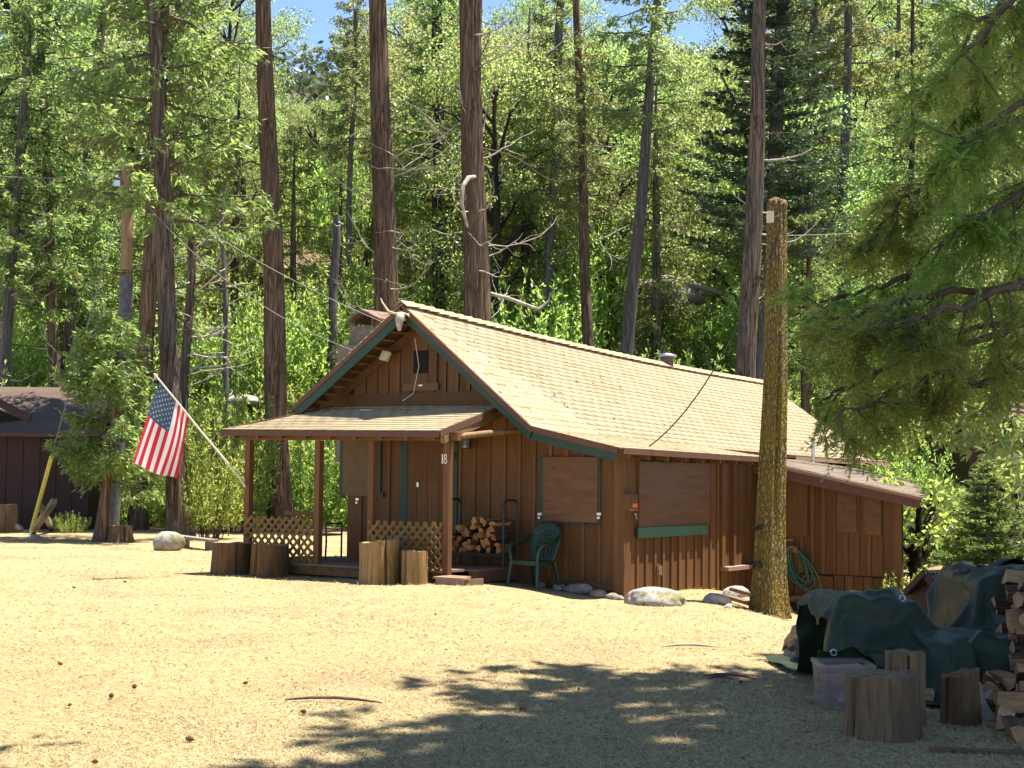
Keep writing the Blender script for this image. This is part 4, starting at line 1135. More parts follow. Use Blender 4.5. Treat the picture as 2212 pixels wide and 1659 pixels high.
forest_tree('dead_tree', 'broken dead trunk with many long white branches right of the flag cedar', (396, 870), (420, 460), 46, 22, 16, 'cedarbark', None, None, 26, 'deadtwig', 4, 9.2, (1.0, 2.8), seed=17, zmax=9.6, az_bias=0)
forest_tree('dead_tree', 'thin grey pole-like dead tree left of the porch-end trunk', (490, 830), (480, 460), 50, 13, 9, 'greybark', None, None, 14, 'deadtwig', 4, 10, (.6, 1.8), seed=18, zmax=11)
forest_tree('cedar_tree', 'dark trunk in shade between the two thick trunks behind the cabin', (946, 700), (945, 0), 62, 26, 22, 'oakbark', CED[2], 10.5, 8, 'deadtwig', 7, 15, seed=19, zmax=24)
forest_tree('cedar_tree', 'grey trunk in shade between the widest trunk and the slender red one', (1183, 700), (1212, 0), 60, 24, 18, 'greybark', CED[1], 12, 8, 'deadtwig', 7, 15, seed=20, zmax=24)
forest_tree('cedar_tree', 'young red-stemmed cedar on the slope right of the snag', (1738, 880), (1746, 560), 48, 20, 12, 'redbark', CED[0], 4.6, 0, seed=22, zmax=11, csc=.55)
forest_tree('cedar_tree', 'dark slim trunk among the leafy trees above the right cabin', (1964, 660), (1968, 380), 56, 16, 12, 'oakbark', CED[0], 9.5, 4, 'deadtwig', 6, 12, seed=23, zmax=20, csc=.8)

# the bent white limb on the widest trunk
A_ = at(1018, 386, 42.6); o5 = t5.matrix_world.inverted() if False else Matrix.Translation(-t5.location)
b = MB(); pts = [at(px, py, yy) for px, py, yy in ((1026, 382, 42.75), (1012, 384, 42.4), (1000, 402, 42.2), (997, 440, 42.2), (1003, 465, 42.2), (1010, 490, 42.5))]
b.tube([o5 @ p for p in pts], [.06, .068, .06, .052, .045, .034], 9); b.build('branch', M['deadtwig'], t5, label='thick bleached bent limb')
b = MB(); pts = [at(px, py, 43.2) for px, py in ((1050, 632), (1100, 645), (1140, 660), (1165, 668), (1185, 650), (1190, 630))]
b.tube([o5 @ p for p in pts], [.06, .055, .05, .045, .03, .012], 8); b.build('branch', M['deadtwig'], t5)

# oaks with dark limbs on the slope, and crowded trees of the hillside wood
def oak_tree(label, x, y, sc, var, rz_, group=None):
    g = G(x, y); t = thing('oak_tree', label, 'tree', (x, y, g - .1), rz_, group); t.scale = (sc, sc, sc * 1.1)
    child('trunk', OTR, t); child('crown', OAK[var][0], t, (0, 0, .6)); child('limbs', OAK[var][1], t, (0, 0, .6))
    return t
def ced_tree(label, x, y, sc, var, rz_, group=None):
    g = G(x, y); t = thing('cedar_tree', label, 'tree', (x, y, g - .1), rz_, group); t.scale = (sc, sc, sc * 1.15)
    child('trunk', CTR, t); child('crown', CED[var][0], t, (0, 0, 1.2)); child('limbs', CED[var][1], t, (0, 0, 1.2))
    return t
OTR = trunk_mesh('trunk', [(0, 0, -.3), (.15, .05, 2), (-.1, .1, 4.5), (.1, 0, 7)], [.24, .19, .13, .04], M['oakbark'], 3, 12, .5, .08, .4)
CTR = trunk_mesh('trunk', [(0, 0, -.3), (.05, 0, 4), (0, .05, 9), (0, 0, 12.2)], [.24, .19, .1, .02], M['cedarbark'], 4, 14, .6, .07, .4)
FR = np.random.RandomState(9)
used = []
def free(x, y, d):
    for a, b_, c in used:
        if (a - x) ** 2 + (b_ - y) ** 2 < ((c + d) / 2) ** 2: return False
    used.append((x, y, d)); return True
GO, GC, GS = 'leafy oaks crowded on the wooded hillside', 'conifers crowded on the wooded hillside', 'bright shrubs and young cedars at the foot of the slope'
LO, LC, LS = 'leafy green oak in the crowded wood on the hillside behind the cabins', 'drooping conifer in the crowded wood on the hillside behind the cabins', 'bright green young cedar shrub at the foot of the wooded slope'
n_oak = n_ced = 0
for row, (ya, yb, nx_) in enumerate(((58, 64, 16), (68, 76, 17), (80, 90, 18), (94, 108, 19), (114, 134, 20))):
    for k in range(nx_):
        px = -60 + (2330) * (k + FR.uniform(.1, .9)) / nx_; y = FR.uniform(ya, yb); x = (px - 1106) / FOC * y
        if not free(x, y, 2.6): continue
        # crowns stay below the gaps where the sky and the far ridge show
        rp = 2.2 / y * FOC; lim_ = 215 if 580 - rp < px < 745 + rp else (60 if 1045 - rp < px < 1095 + rp else (85 if 1260 - rp < px < 1345 + rp else -900))
        hmax = 1.85 + (1020 - lim_) / FOC * y - G(x, y); low_ = 1.0
        if hmax < 2.0: continue
        if FR.rand() < .62:
            vr = FR.randint(3); oak_tree(LO, x, y, min(hmax / ((8.2, 7.2, 9.2)[vr] * 1.1 + .7), FR.uniform(1.0, 1.55) * (1 + .1 * row)), vr, FR.uniform(0, 6.28), GO); n_oak += 1
        else:
            vr = FR.randint(3); ced_tree(LC, x, y, min(hmax / ((11.5, 10.5, 13.5)[vr] * 1.15), FR.uniform(.9, 1.35) * (1 + .08 * row)), vr, FR.uniform(0, 6.28), GC); n_ced += 1
# shrubs at the foot of the slope
def shrub(label, x, y, sc, var, rz_, group=None, name='shrub'):
    t = thing(name, label, 'shrub', (x, y, G(x, y) - .05), rz_, group); t.scale = (sc, sc, sc)
    child('foliage', SHR[var][0], t); child('stems', SHR[var][1], t); return t
for row, (ya, yb, nx_) in enumerate(((43, 46, 22), (47, 50, 26), (51, 55, 28), (56, 61, 26), (63, 70, 24), (73, 84, 22))):
    for k in range(nx_):
        px = -40 + 2290 * (k + FR.uniform(.05, .95)) / nx_; y = FR.uniform(ya, yb); x = (px - 1106) / FOC * y
        if row == 0 and px < 200: continue
        if px > 2030 and row < 3: continue
        if FR.rand() < .12: continue
        shrub(LS, x, y, FR.uniform(.75, 1.5) * (1 + .17 * row), FR.randint(3), FR.uniform(0, 6.28), GS)
# big particular shrubs
for px, y, sc, var, lab in ((1440, 45, 1.75, 2, 'large bright shrub standing above the roof ridge, left of the bare grey-brown trunk'),
                            (1230, 47, 1.15, 1, 'bright shrub peeping above the roof ridge between the slender and the leaning trunks'),
                            (455, 36.5, 1.0, 2, 'bright upright young cedar left of the porch lattice'),
                            (655, 44.0, 1.2, 0, 'bright young cedar seen between the porch posts'),
                            (500, 41, 1.35, 2, 'tall bright young cedar behind the flag pole'),
                            (160, 39.5, .35, 1, 'small dark green bush in front of the left cabin'),
                            (1785, 30, .0, 0, None)):
    if lab: shrub(lab, (px - 1106) / FOC * y, y, sc, var, px * .01)

# far ridge: one mass of wood
def far_wood():
    rg = np.random.RandomState(14); PP, DD = [], []
    n = 2600; xs = rg.uniform(-150, 150, n); ys = rg.uniform(240, 520, n); zs = ground(xs, ys)
    V = []
    for x, y, z in zip(xs, ys, zs):
        h = rg.uniform(7, 15); m = 16; t = rg.uniform(0, 1, m); a = rg.uniform(0, 6.28, m); r = h * .22 * (1 - t) * rg.uniform(.5, 1, m)
        P = np.stack([x + r * np.cos(a), y + r * np.sin(a), z + h * t], -1); PP.append(P); DD.append(np.stack([np.cos(a), np.sin(a), -.5 + 0 * a], -1))
    P = np.concatenate(PP); D = np.concatenate(DD); n = len(P)
    V = leaf_quads(P, D, rg.uniform(1.6, 3.2, n), rg.uniform(.9, 1.6, n), rg)
    o = bpy.data.objects.new('far_wood', quad_mesh('far_wood', V, M['farleaf'])); link(o); tag(o, 'distant conifer wood covering the ridge beyond the gap in the trees', 'woods', kind='stuff')
far_wood()

# --- the mossy snag in front of the side wall
SB = at(1661, 1336, 23.1); SB.z = G(SB.x, SB.y)
st = at(1680, 432, 23.1)
snag = thing('tree_snag', 'tall branchless mossy snag with scaly yellow-brown bark in front of the cabin side', 'tree', (SB.x, SB.y, SB.z - .05))
hgt = st.z - SB.z + .05; dx = st.x - SB.x
child('trunk', trunk_mesh('trunk', [(0, 0, 0), (.02, 0, hgt * .25), (dx * .5 + .02, 0, hgt * .55), (dx * .85, 0, hgt * .8), (dx, 0, hgt * .995)], [.235, .205, .172, .155, .138], M['snagbark'], 31, 56, .07, .115, .32), snag)
b = MB(); b.tube([(dx, 0, hgt * .985), (dx, .01, hgt * 1.0), (dx + .01, 0, hgt * 1.004)], [.142, .135, .06], 16); b.build('broken_top', M['snagbark'], snag)
L0 = Matrix.Translation(-snag.location)
for pts, r, mt in (([(1650, 608), (1640, 600), (1630, 604)], .04, 'redbark'), ([(1645, 1139), (1632, 1142), (1626, 1136)], .035, 'oakbark'), ([(1650, 1225), (1630, 1215), (1628, 1230)], .04, 'oakbark'), ([(1650, 1300), (1656, 1260)], .03, 'deadtwig')):
    b = MB(); b.tube([L0 @ at(px, py, 22.95 - .02 * i) for i, (px, py) in enumerate(pts)], [r, r * .9, r * .7][:len(pts)], 7); b.build('branch_stub', M[mt], snag)
b = MB(); p = L0 @ at(1663, 468, 22.92); b.box((p.x - .045, p.y - .05, p.z - .09), (p.x + .055, p.y + .03, p.z + .08)); b.build('junction_box', M['cream'], snag)
b = MB(); pts = [L0 @ at(px, py, 22.93) for px, py in ((1672, 470), (1690, 462), (1694, 475), (1680, 490), (1668, 484), (1660, 500))]; b.tube(pts, .008, 5); b.build('cable', M['wiredark'], snag)

# --- the big foreground cedar: its trunk stands right of the picture, its boughs hang in from the right
FT = Vector((7.4, 10.5, G(7.4, 10.5) - .1))
big = thing('cedar_tree', 'near cedar whose dark drooping boughs hang in from the right edge', 'tree', FT)
child('trunk', trunk_mesh('trunk', [(0, 0, 0), (0, 0, 8), (.1, 0, 15), (.1, 0, 21)], [.48, .4, .28, .08], M['redbark'], 61, 30, .4, .07, .5), big)
def sun_gap(w):                            # a gap between the crowns, through which the sun reaches the bough tips
    h = w[:, 2] - 3.2; gx = w[:, 0] - SUN_DIR.x / SUN_DIR.z * h; gy = w[:, 1] - SUN_DIR.y / SUN_DIR.z * h
    return (gx > 1.65) & (gx < 2.7) & (gy > 9.5) & (gy < 11.5)
def big_cut(P):
    w = P + np.array(FT) + np.array([0, 0, 8.2])
    lim = 1.85 + .325 * w[:, 1] + .55
    ok = (w[:, 2] > lim) | (w[:, 0] > .345 * w[:, 1] + .5)
    return ok & ~(sun_gap(w) & (np.arange(len(w)) % 7 > 0))
cm, cb = cedar_crown('crown', 1.2, 12.0, 5.6, 130, M['nearleaf'], 62, .34, .17, dens=1.25, droop=.3, tip=.2, cut=big_cut, twigs=15)
child('crown', cm, big, (0, 0, 8.2))

def bough(name, pts, seed, dens=1.0, leaf=.085, lw=.015, r0=.035, sub=16, subl=.55, dead=False):
    """a bough with hanging flat sprays, near enough to show single blades"""
    rg = np.random.RandomState(seed); bm_ = MB(); PP, DD, LL = [], [], []
    O = np.array(big.location)
    pa = np.array([np.array(at(*p)) for p in pts]) - O; k = len(pa) - 1
    fine = []
    for i in range(k * 5 + 1):
        x = i / 5; j = min(k - 1, int(x)); fine.append(pa[j] + (pa[j + 1] - pa[j]) * (x - j) + rg.normal(size=3) * .012)
    fine = np.array(fine); m = len(fine)
    bm_.tube(fine, [r0 * (1 - .8 * i / m) for i in range(m)], 6, 0, False)
    for t in rg.uniform(.12, 1.0, sub):
        x = t * (m - 1); j = min(m - 2, int(x)); p = fine[j] + (fine[j + 1] - fine[j]) * (x - j); d = unit(fine[j + 1] - fine[j])
        L = subl * rg.uniform(.5, 1.25) * (1.15 - .5 * t)
        dirv = d * .7 + rg.normal(size=3) * .55 + np.array([0, 0, -.35])
        sp = np.array(limb_pts(p, dirv, L, rg, .5, .0, 7, .25)); bm_.tube(sp, [.010 - .0011 * q for q in range(8)], 4, 0, False)
        for u in rg.uniform(.1, 1.0, int(13 * dens)):
            y = u * 7; jj = min(6, int(y)); c = sp[jj] + (sp[jj + 1] - sp[jj]) * (y - jj)
            fd = unit(unit(sp[jj + 1] - sp[jj]) * .8 + rg.normal(size=3) * .5 + np.array([0, 0, -.35])); fl = rg.uniform(.12, .30)
            nrm = unit(rg.normal(size=3) * .7 + np.array([0, 0, .8])); sd = unit(np.cross(fd, nrm)); nb = 13
            tt = (np.arange(nb) + rg.uniform(0, .6)) / nb; sg = np.where(np.arange(nb) % 2, 1., -1.)
            o0 = c + fd * fl * tt[:, None] + np.array([0, 0, -1]) * fl * .3 * tt[:, None] ** 2
            sdir = unit(fd * .75 + sd * (sg * .8)[:, None] + rg.normal(size=(nb, 3)) * .08 + [0, 0, -.12]); sl_ = leaf * (1.25 - .75 * tt) * rg.uniform(.8, 1.2, nb)
            PP.append(o0); DD.append(sdir); LL.append(sl_)
            for w_ in (.3, .6):
                for s2 in (-1, 1):
                    PP.append(o0 + sdir * (sl_ * w_)[:, None]); DD.append(unit(sdir * .8 + np.cross(sdir, nrm) * s2 * .6 + rg.normal(size=(nb, 3)) * .06)); LL.append(sl_ * .5)
    P = np.concatenate(PP); D = np.concatenate(DD); n = len(P)
    L_ = np.concatenate(LL); V = leaf_quads(P, D, L_, np.clip(L_ * .17, .006, lw) * rg.uniform(.8, 1.3, n), rg)
    bo = child('bough', bm_.mesh('bough', M['brownbranch']), big)
    child('foliage', quad_mesh('foliage', V, M['nearleaf']), bo)
B_ = [([(2420, 640, 11.6), (2212, 700, 11.2), (2100, 740, 11.0), (1950, 770, 10.8), (1830, 835, 10.6), (1765, 870, 10.5)], 16, .45),
      ([(2420, 740, 11.4), (2212, 790, 10.8), (2110, 832, 10.6), (2035, 800, 10.4), (1930, 850, 10.2), (1800, 905, 10.0)], 15, .42),
      ([(2420, 420, 11.8), (2150, 520, 11.2), (2000, 580, 11.0), (1880, 625, 10.9), (1775, 655, 10.7)], 20),
      ([(2420, 160, 11.8), (2180, 270, 11.4), (2050, 350, 11.2), (1950, 430, 11.0), (1880, 520, 11.0)], 20),
      ([(2420, -120, 11.6), (2200, -20, 11.2), (2100, 60, 11.0), (2030, 170, 11.0)], 16),
      ([(2420, 500, 10.8), (2200, 610, 10.2), (2080, 660, 10.0), (1960, 690, 9.9), (1830, 720, 9.8)], 18),
      ([(2420, 280, 10.9), (2240, 400, 10.3), (2120, 470, 10.1), (2010, 540, 10.0)], 18),
      ([(2420, 60, 10.6), (2230, 200, 10.2), (2130, 280, 10.0), (2060, 330, 9.9)], 18),
      ([(2420, -200, 10.8), (2240, -60, 10.2), (2150, 40, 10.0), (2080, 120, 9.9)], 16),
      ([(2420, 20, 12.4), (2240, 60, 12.0), (2150, 160, 11.8), (2080, 240, 11.7)], 20),
      ([(2420, 540, 11.0), (2200, 620, 10.6), (1960, 640, 10.4), (1850, 685, 10.3), (1765, 690, 10.2)], 18),
      ([(2420, 600, 12.4), (2230, 680, 12.0), (2080, 720, 11.8), (1960, 800, 11.6), (1880, 900, 11.5)], 14)]
for i, (pts, nsub, *sl_) in enumerate(B_): bough('bough', pts, 700 + i, .86, sub=int(nsub * .85), subl=sl_[0] if sl_ else .55)
x_, y_ = 10.2, 29.8
ct = ced_tree('cedar standing right of the rear addition and shading its roof', x_, y_, .95, 0, 1.0); ct.name = 'cedar_tree'; ct.children[1].location.z = 6.6; ct.children[2].location.z = 6.6
ct = ced_tree('dark cedar just outside the right edge that shades the small hut', 9.0, 19.8, 1.0, 2, 2.0); ct.children[1].location.z = 5.2; ct.children[2].location.z = 5.2

FT2 = Vector((6.6, 6.9, G(6.6, 6.9) - .1))
big2 = thing('cedar_tree', 'tall cedar just outside the right edge that shades the foreground', 'tree', FT2)
child('trunk', trunk_mesh('trunk', [(0, 0, 0), (0, 0, 8), (.1, 0, 15), (.1, 0, 22)], [.42, .36, .25, .08], M['redbark'], 63, 26, .5, .07, .5), big2)
def big2_cut(P):
    w = P + np.array(FT2) + np.array([0, 0, 10.5])
    return ((w[:, 2] > 1.85 + .325 * w[:, 1] + .6) | (w[:, 0] > .345 * w[:, 1] + .5)) & ~(sun_gap(w) & (np.arange(len(w)) % 7 > 0))
cm, cb = cedar_crown('crown', 1.0, 11.0, 5.6, 130, M['nearleaf'], 64, .34, .17, dens=1.35, droop=.3, tip=.2, cut=big2_cut, twigs=14)
child('crown', cm, big2, (0, 0, 10.5))
FT3 = Vector((-4.5, 10.6, G(-4.5, 10.6) - .1))
big3 = thing('cedar_tree', 'tall cedar just outside the left edge that dapples the left foreground', 'tree', FT3)
child('trunk', trunk_mesh('trunk', [(0, 0, 0), (0, 0, 6), (.1, 0, 12), (.1, 0, 16)], [.40, .34, .24, .08], M['redbark'], 65, 26, .5, .07, .5), big3)
def big3_cut(P):
    w = P + np.array(FT3) + np.array([0, 0, 4.5])
    return ((w[:, 2] > 1.85 + .325 * w[:, 1] + .6) | (w[:, 0] < -.345 * w[:, 1] - .5)) & (SN(91)(w, .9) > -.35)
cm, cb = cedar_crown('crown', 1.5, 9.0, 4.3, 40, M['nearleaf'], 66, .22, .075, dens=.55, droop=.3, tip=.2, cut=big3_cut, twigs=13)
child('crown', cm, big3, (0, 0, 4.5))
# ------------------------------------------------------------------ things around the cabin
OR = np.random.RandomState(123)
def onground(px, py, guess=20.0):          # where the line of sight meets the ground
    y = guess
    lo, hi = 4.0, 60.0
    f = lambda y: at(px, py, y).z - G(at(px, py, y).x, y)
    for _ in range(50):
        m = (lo + hi) / 2
        if f(m) > 0: lo = m
        else: hi = m
    p = at(px, py, lo); return Vector((p.x, p.y, G(p.x, p.y)))

def stump(name, label, loc, r, h, side, top, seed, n=96, wob=.07, slant=0.0, cracks=3, group=None, flare=.08, cat='stump'):
    rg = np.random.RandomState(seed); t = thing(name, label, cat, loc, rg.uniform(0, 6.28) * 0, group)
    sn = SN(seed + 3); th = np.arange(n) / n * 2 * np.pi; rows = 9; b = MB(); vs = []
    for k in range(rows + 1):
        z = h * k / rows
        q = np.stack([np.cos(th) * 1.4, np.sin(th) * 1.4, np.full(n, z * 1.2)], -1)
        rr = r * (1 + flare * (1 - k / rows) ** 2 + wob * sn(q) + .02 * sn(q, 6) - .004)
        for c in range(cracks):
            a0 = (c * 2.1 + seed) % 6.28
            d = np.abs((th - a0 + np.pi) % (2 * np.pi) - np.pi); rr = rr - r * (.30 if c < 3 else .15) * np.exp(-(d / .05) ** 2) * (.35 + .65 * math.sin(min(1, .25 + k / rows) * 1.57))
        for j in range(n): vs.append((rr[j] * math.cos(th[j]), rr[j] * math.sin(th[j]), z + slant * rr[j] * math.cos(th[j]) * k / rows + (.008 * math.sin(th[j] * 5 + seed) if k == rows else 0)))
    fs = [(k * n + j, k * n + (j + 1) % n, (k + 1) * n + (j + 1) % n, (k + 1) * n + j) for k in range(rows) for j in range(n)]
    b.add(vs, fs, 0, False); b.build('side', M[side], t)
    b = MB(); rim = vs[-n:]; c = (0, 0, h - .004)
    ring = [tuple(.55 * p[i] + .45 * c[i] + (.004 * math.sin(7 * j) if i == 2 else 0) for i in range(3)) for j, p in enumerate(rim)]
    b.add(rim + ring + [c], [(j, (j + 1) % n, n + (j + 1) % n, n + j) for j in range(n)] + [(n + j, n + (j + 1) % n, 2 * n) for j in range(n)], 0, False)
    b.build('top', M[top], t)
    return t
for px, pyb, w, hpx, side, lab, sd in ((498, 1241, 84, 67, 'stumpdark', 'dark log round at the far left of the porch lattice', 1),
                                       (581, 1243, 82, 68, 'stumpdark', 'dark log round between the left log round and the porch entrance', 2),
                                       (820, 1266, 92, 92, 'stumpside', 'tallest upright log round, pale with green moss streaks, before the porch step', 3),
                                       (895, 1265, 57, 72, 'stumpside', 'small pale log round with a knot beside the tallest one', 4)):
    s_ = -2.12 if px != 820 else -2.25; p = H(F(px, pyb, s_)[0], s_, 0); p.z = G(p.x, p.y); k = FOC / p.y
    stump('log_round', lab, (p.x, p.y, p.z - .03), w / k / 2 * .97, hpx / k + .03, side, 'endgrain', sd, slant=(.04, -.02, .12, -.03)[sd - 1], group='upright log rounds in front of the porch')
p = onground(1925, 1604); k = FOC / p.y
stump('chopping_block', 'big weathered chopping block with long cracks before the tarp', (p.x, p.y + .22, p.z - .02), .232, .42, 'stumpgrey', 'stumpgrey', 12, 96, .06, .02, 5)
p2 = onground(1985, 1588)
stump('log_round', 'tall grey log round standing half behind the chopping block', (p2.x + .02, p2.y + .42, p2.z - .02), .135, .50, 'stumpgrey', 'stumpgrey', 13, 96, .06, 0, 4)
p = onground(2090, 1570)
stump('stump', 'dark brown splintered stump right of the chopping block', (p.x, p.y + .14, p.z - .02), .125, .36, 'stumpdark', 'stumpdark', 14, 96, .07, .25, 3)

def rock_mesh(seed, sx, sy, sz, mat, sub=3, rough=.16):
    import bmesh
    bm = bmesh.new(); bmesh.ops.create_icosphere(bm, subdivisions=sub, radius=1)
    P = np.array([v.co[:] for v in bm.verts]); sn = SN(seed + 90)
    k = 1 + rough * sn(P, 1.2) + rough * .5 * sn(P, 3.0) + rough * .22 * sn(P, 7.0)
    P = P * k[:, None]; P[:, 2] = np.where(P[:, 2] < -.35, -.35 + (P[:, 2] + .35) * .3, P[:, 2])
    for v, p in zip(bm.verts, P): v.co = (p[0] * sx, p[1] * sy, p[2] * sz)
    me = bpy.data.meshes.new('rock'); bm.to_mesh(me); bm.free(); me.materials.append(M[mat])
    me.polygons.foreach_set('use_smooth', [sub > 2] * len(me.polygons)); return me
def rock(label, loc, sx, sy, sz, mat, seed, rz_=0.0, name='rock', group=None, sub=3, rough=.16, cat='rock'):
    o = bpy.data.objects.new(name, rock_mesh(seed, sx, sy, sz, mat, sub, rough)); link(o)
    o.location = loc; o.rotation_euler = (0, 0, rz_); return tag(o, label, cat, group)
p = onground(1421, 1309)
rock('large flat boulder with pale rim and green lichen by the cabin corner', (p.x, p.y + .22, p.z + .06), .46, .30, .21, 'rock', 1, -.2, 'boulder', rough=.15, sub=4)
p = onground(360, 1190, 34); rock('mossy rounded boulder against the tall cedar by the flag', (p.x, p.y + .2, p.z + .14), .37, .3, .30, 'rock', 2, .3, 'boulder')
for px, py, s, lab in ((1170, 1274, .10, 'grey stone at the foot of the front wall behind the chair leg'), (1208, 1274, .12, 'rounded stone below the window cover'), (1250, 1274, .16, 'longest pale stone at the foot of the front wall'),
                       (1292, 1276, .13, 'brown stone at the foot of the front wall near the corner'), (1322, 1280, .11, 'flat pale stone next to the cabin corner'), (1335, 1290, .08, 'small stone right at the cabin corner'),
                       (1300, 1262, .10, 'pale block leaning on the wall near the corner'),
                       (1552, 1306, .17, 'white flat rock under the ledge of the alcove'), (1590, 1292, .20, 'rough grey rock heap end beside the snag'), (1610, 1285, .16, 'brown rock touching the left of the snag'), (1575, 1314, .07, 'small stone lying in front of the white flat rock'),
                       (1704, 1322, .10, 'white stone just right of the snag foot')):
    p = onground(px, py)
    if px < 1345: p = H(F(px, py - 6, -.3)[0], -.3, 0); p.z = G(p.x, p.y)
    rock(lab, (p.x, p.y + (s * .5 if px > 1345 else 0), p.z + s * .3), s * 1.5 if '1250' in str(px) else s * 1.15, s * .8, s * .62, 'rock2' if px < 1530 else 'palerock', int(px), px, 'stone', sub=2)
p = at(524, 858, 46); rock('pale bare boulder among the bright shrubs left of the porch', (p.x, p.y, p.z - .1), .55, .4, .2, 'palerock', 5, .3, 'boulder')
p = at(1450, 618, 62); rock('brown outcrop on the slope behind the leaning grey trunk', (p.x, p.y, p.z - .4), 1.6, 1.0, .8, 'rock2', 6, .3, 'boulder')
p = at(2195, 1215, 22); rock('tan boulder behind the firewood stack at the right edge', (p.x, p.y, G(p.x, p.y) + .25), .75, .5, .55, 'rock', 7, .4, 'boulder')
# fallen white log and a barrel far up the slope
b = MB(); pts = [at(px, py, 61.5) for px, py in ((1425, 602), (1480, 612), (1540, 628), (1575, 640))]; b.tube(pts, [.16, .15, .13, .08], 9)
tag(b.build('fallen_log', M['greywood']), 'bleached fallen log across the slope behind the grey leaning trunk', 'log')
b = MB(); p = at(1500, 604, 64); b.tube([(p.x, p.y, p.z - .55), (p.x, p.y, p.z + .1)], .36, 14)
tag(b.build('barrel', M['darkmetal']), 'dark barrel standing on the slope above the fallen log', 'barrel')

# --- firewood
def log_mesh(seed, L, r):
    """a split log along x: wedge section, bark on the round side"""
    rg = np.random.RandomState(seed); a0 = rg.uniform(0, 6.28); span = rg.choice([1.2, 1.7, 2.4]); n = 5
    sec = [(0, 0)] + [(r * math.cos(a0 + span * i / n), r * math.sin(a0 + span * i / n)) for i in range(n + 1)]
    cx = sum(s[0] for s in sec) / len(sec); cz = sum(s[1] for s in sec) / len(sec); m = len(sec); vs = []
    for k in range(4):
        x = L * (k / 3 - .5); sk = rg.uniform(-.006, .006, 2)
        for i, (u, w) in enumerate(sec): vs.append((x + (rg.uniform(-.008, .008) if k in (0, 3) else 0), u - cx + sk[0] + rg.uniform(-.005, .005), w - cz + sk[1] + rg.uniform(-.005, .005)))
    b = MB()
    for k in range(3):
        for i in range(m):
            j = (i + 1) % m; b.add([vs[k * m + i], vs[k * m + j], vs[(k + 1) * m + j], vs[(k + 1) * m + i]], [(0, 1, 2, 3)], 1 if 1 <= i < m - 1 else 0)
    b.add(vs[:m], [tuple(range(m))[::-1]], 2); b.add(vs[-m:], [tuple(range(m))], 2); return b
LOGS = [log_mesh(s, .40, .10).mesh('firewood', [M['splitwood'], M['logbark'], M['splitwood']]) for s in range(7)]
LOGP = [log_mesh(s + 20, .42, .11).mesh('firewood', [M['splitpale'], M['logbark'], M['splitpale']]) for s in range(7)]
def put_log(me, loc, rot, label, group, sc=1.0):
    o = bpy.data.objects.new('firewood_log', me); link(o); o.location = loc; o.rotation_euler = rot; o.scale = (sc,) * 3
    return tag(o, label, 'firewood', group)
# rack on the porch
rq0, _ = F(977, 1150, -.45); rq1, _ = F(1100, 1150, -.45)
rk = thing('firewood_rack', 'black iron firewood rack with tall hoop ends holding logs on the porch', 'firewood rack', mat=HM @ Matrix.Translation(((rq0 + rq1) / 2, -.42, DZ)))
hw = (rq1 - rq0) / 2
for sg, nm in ((-1, 'hoop'), (1, 'hoop')):
    b = MB(); x = sg * hw; zt = 1.02; pts = [(x, -.19, 0), (x, -.19, zt - .09)] + [(x, -.19 + .09 * (1 - math.cos(a)), zt - .09 + .09 * math.sin(a)) for a in (R(30), R(60), R(90))] + [(x, .19 - .09 * (1 - math.cos(a)), zt - .09 + .09 * math.sin(a)) for a in (R(90), R(60), R(30))] + [(x, .19, zt - .09), (x, .19, 0)]
    b.tube(pts, .021, 8); b.build(nm, M['darkmetal'], rk)
for y in (-.17, .17): piece('rail', (-hw, y - .02, .17), (hw, y + .02, .21), M['darkmetal'], rk)
GL = 'split firewood logs stacked in the porch rack'
z = .26; row = 0
while z < .72:
    x = -hw + .09 + (row % 2) * .05
    while x < hw - .05:
        w = OR.uniform(.11, .17)
        if not (z > .6 and (x < -hw * .3 or OR.rand() < .3)):
            p = HM @ Vector(((rq0 + rq1) / 2 + x + OR.uniform(-.02, .02), -.42 + OR.uniform(-.05, .03), DZ + z + OR.uniform(-.02, .02)))
            put_log(LOGS[OR.randint(7)], p, (OR.uniform(0, 6.28), OR.uniform(-.15, .15), HANG + R(90) + OR.uniform(-.35, .35)), 'split orange-brown log stacked in the iron rack on the porch', GL, OR.uniform(.8, 1.15))
        x += w
    z += .105; row += 1

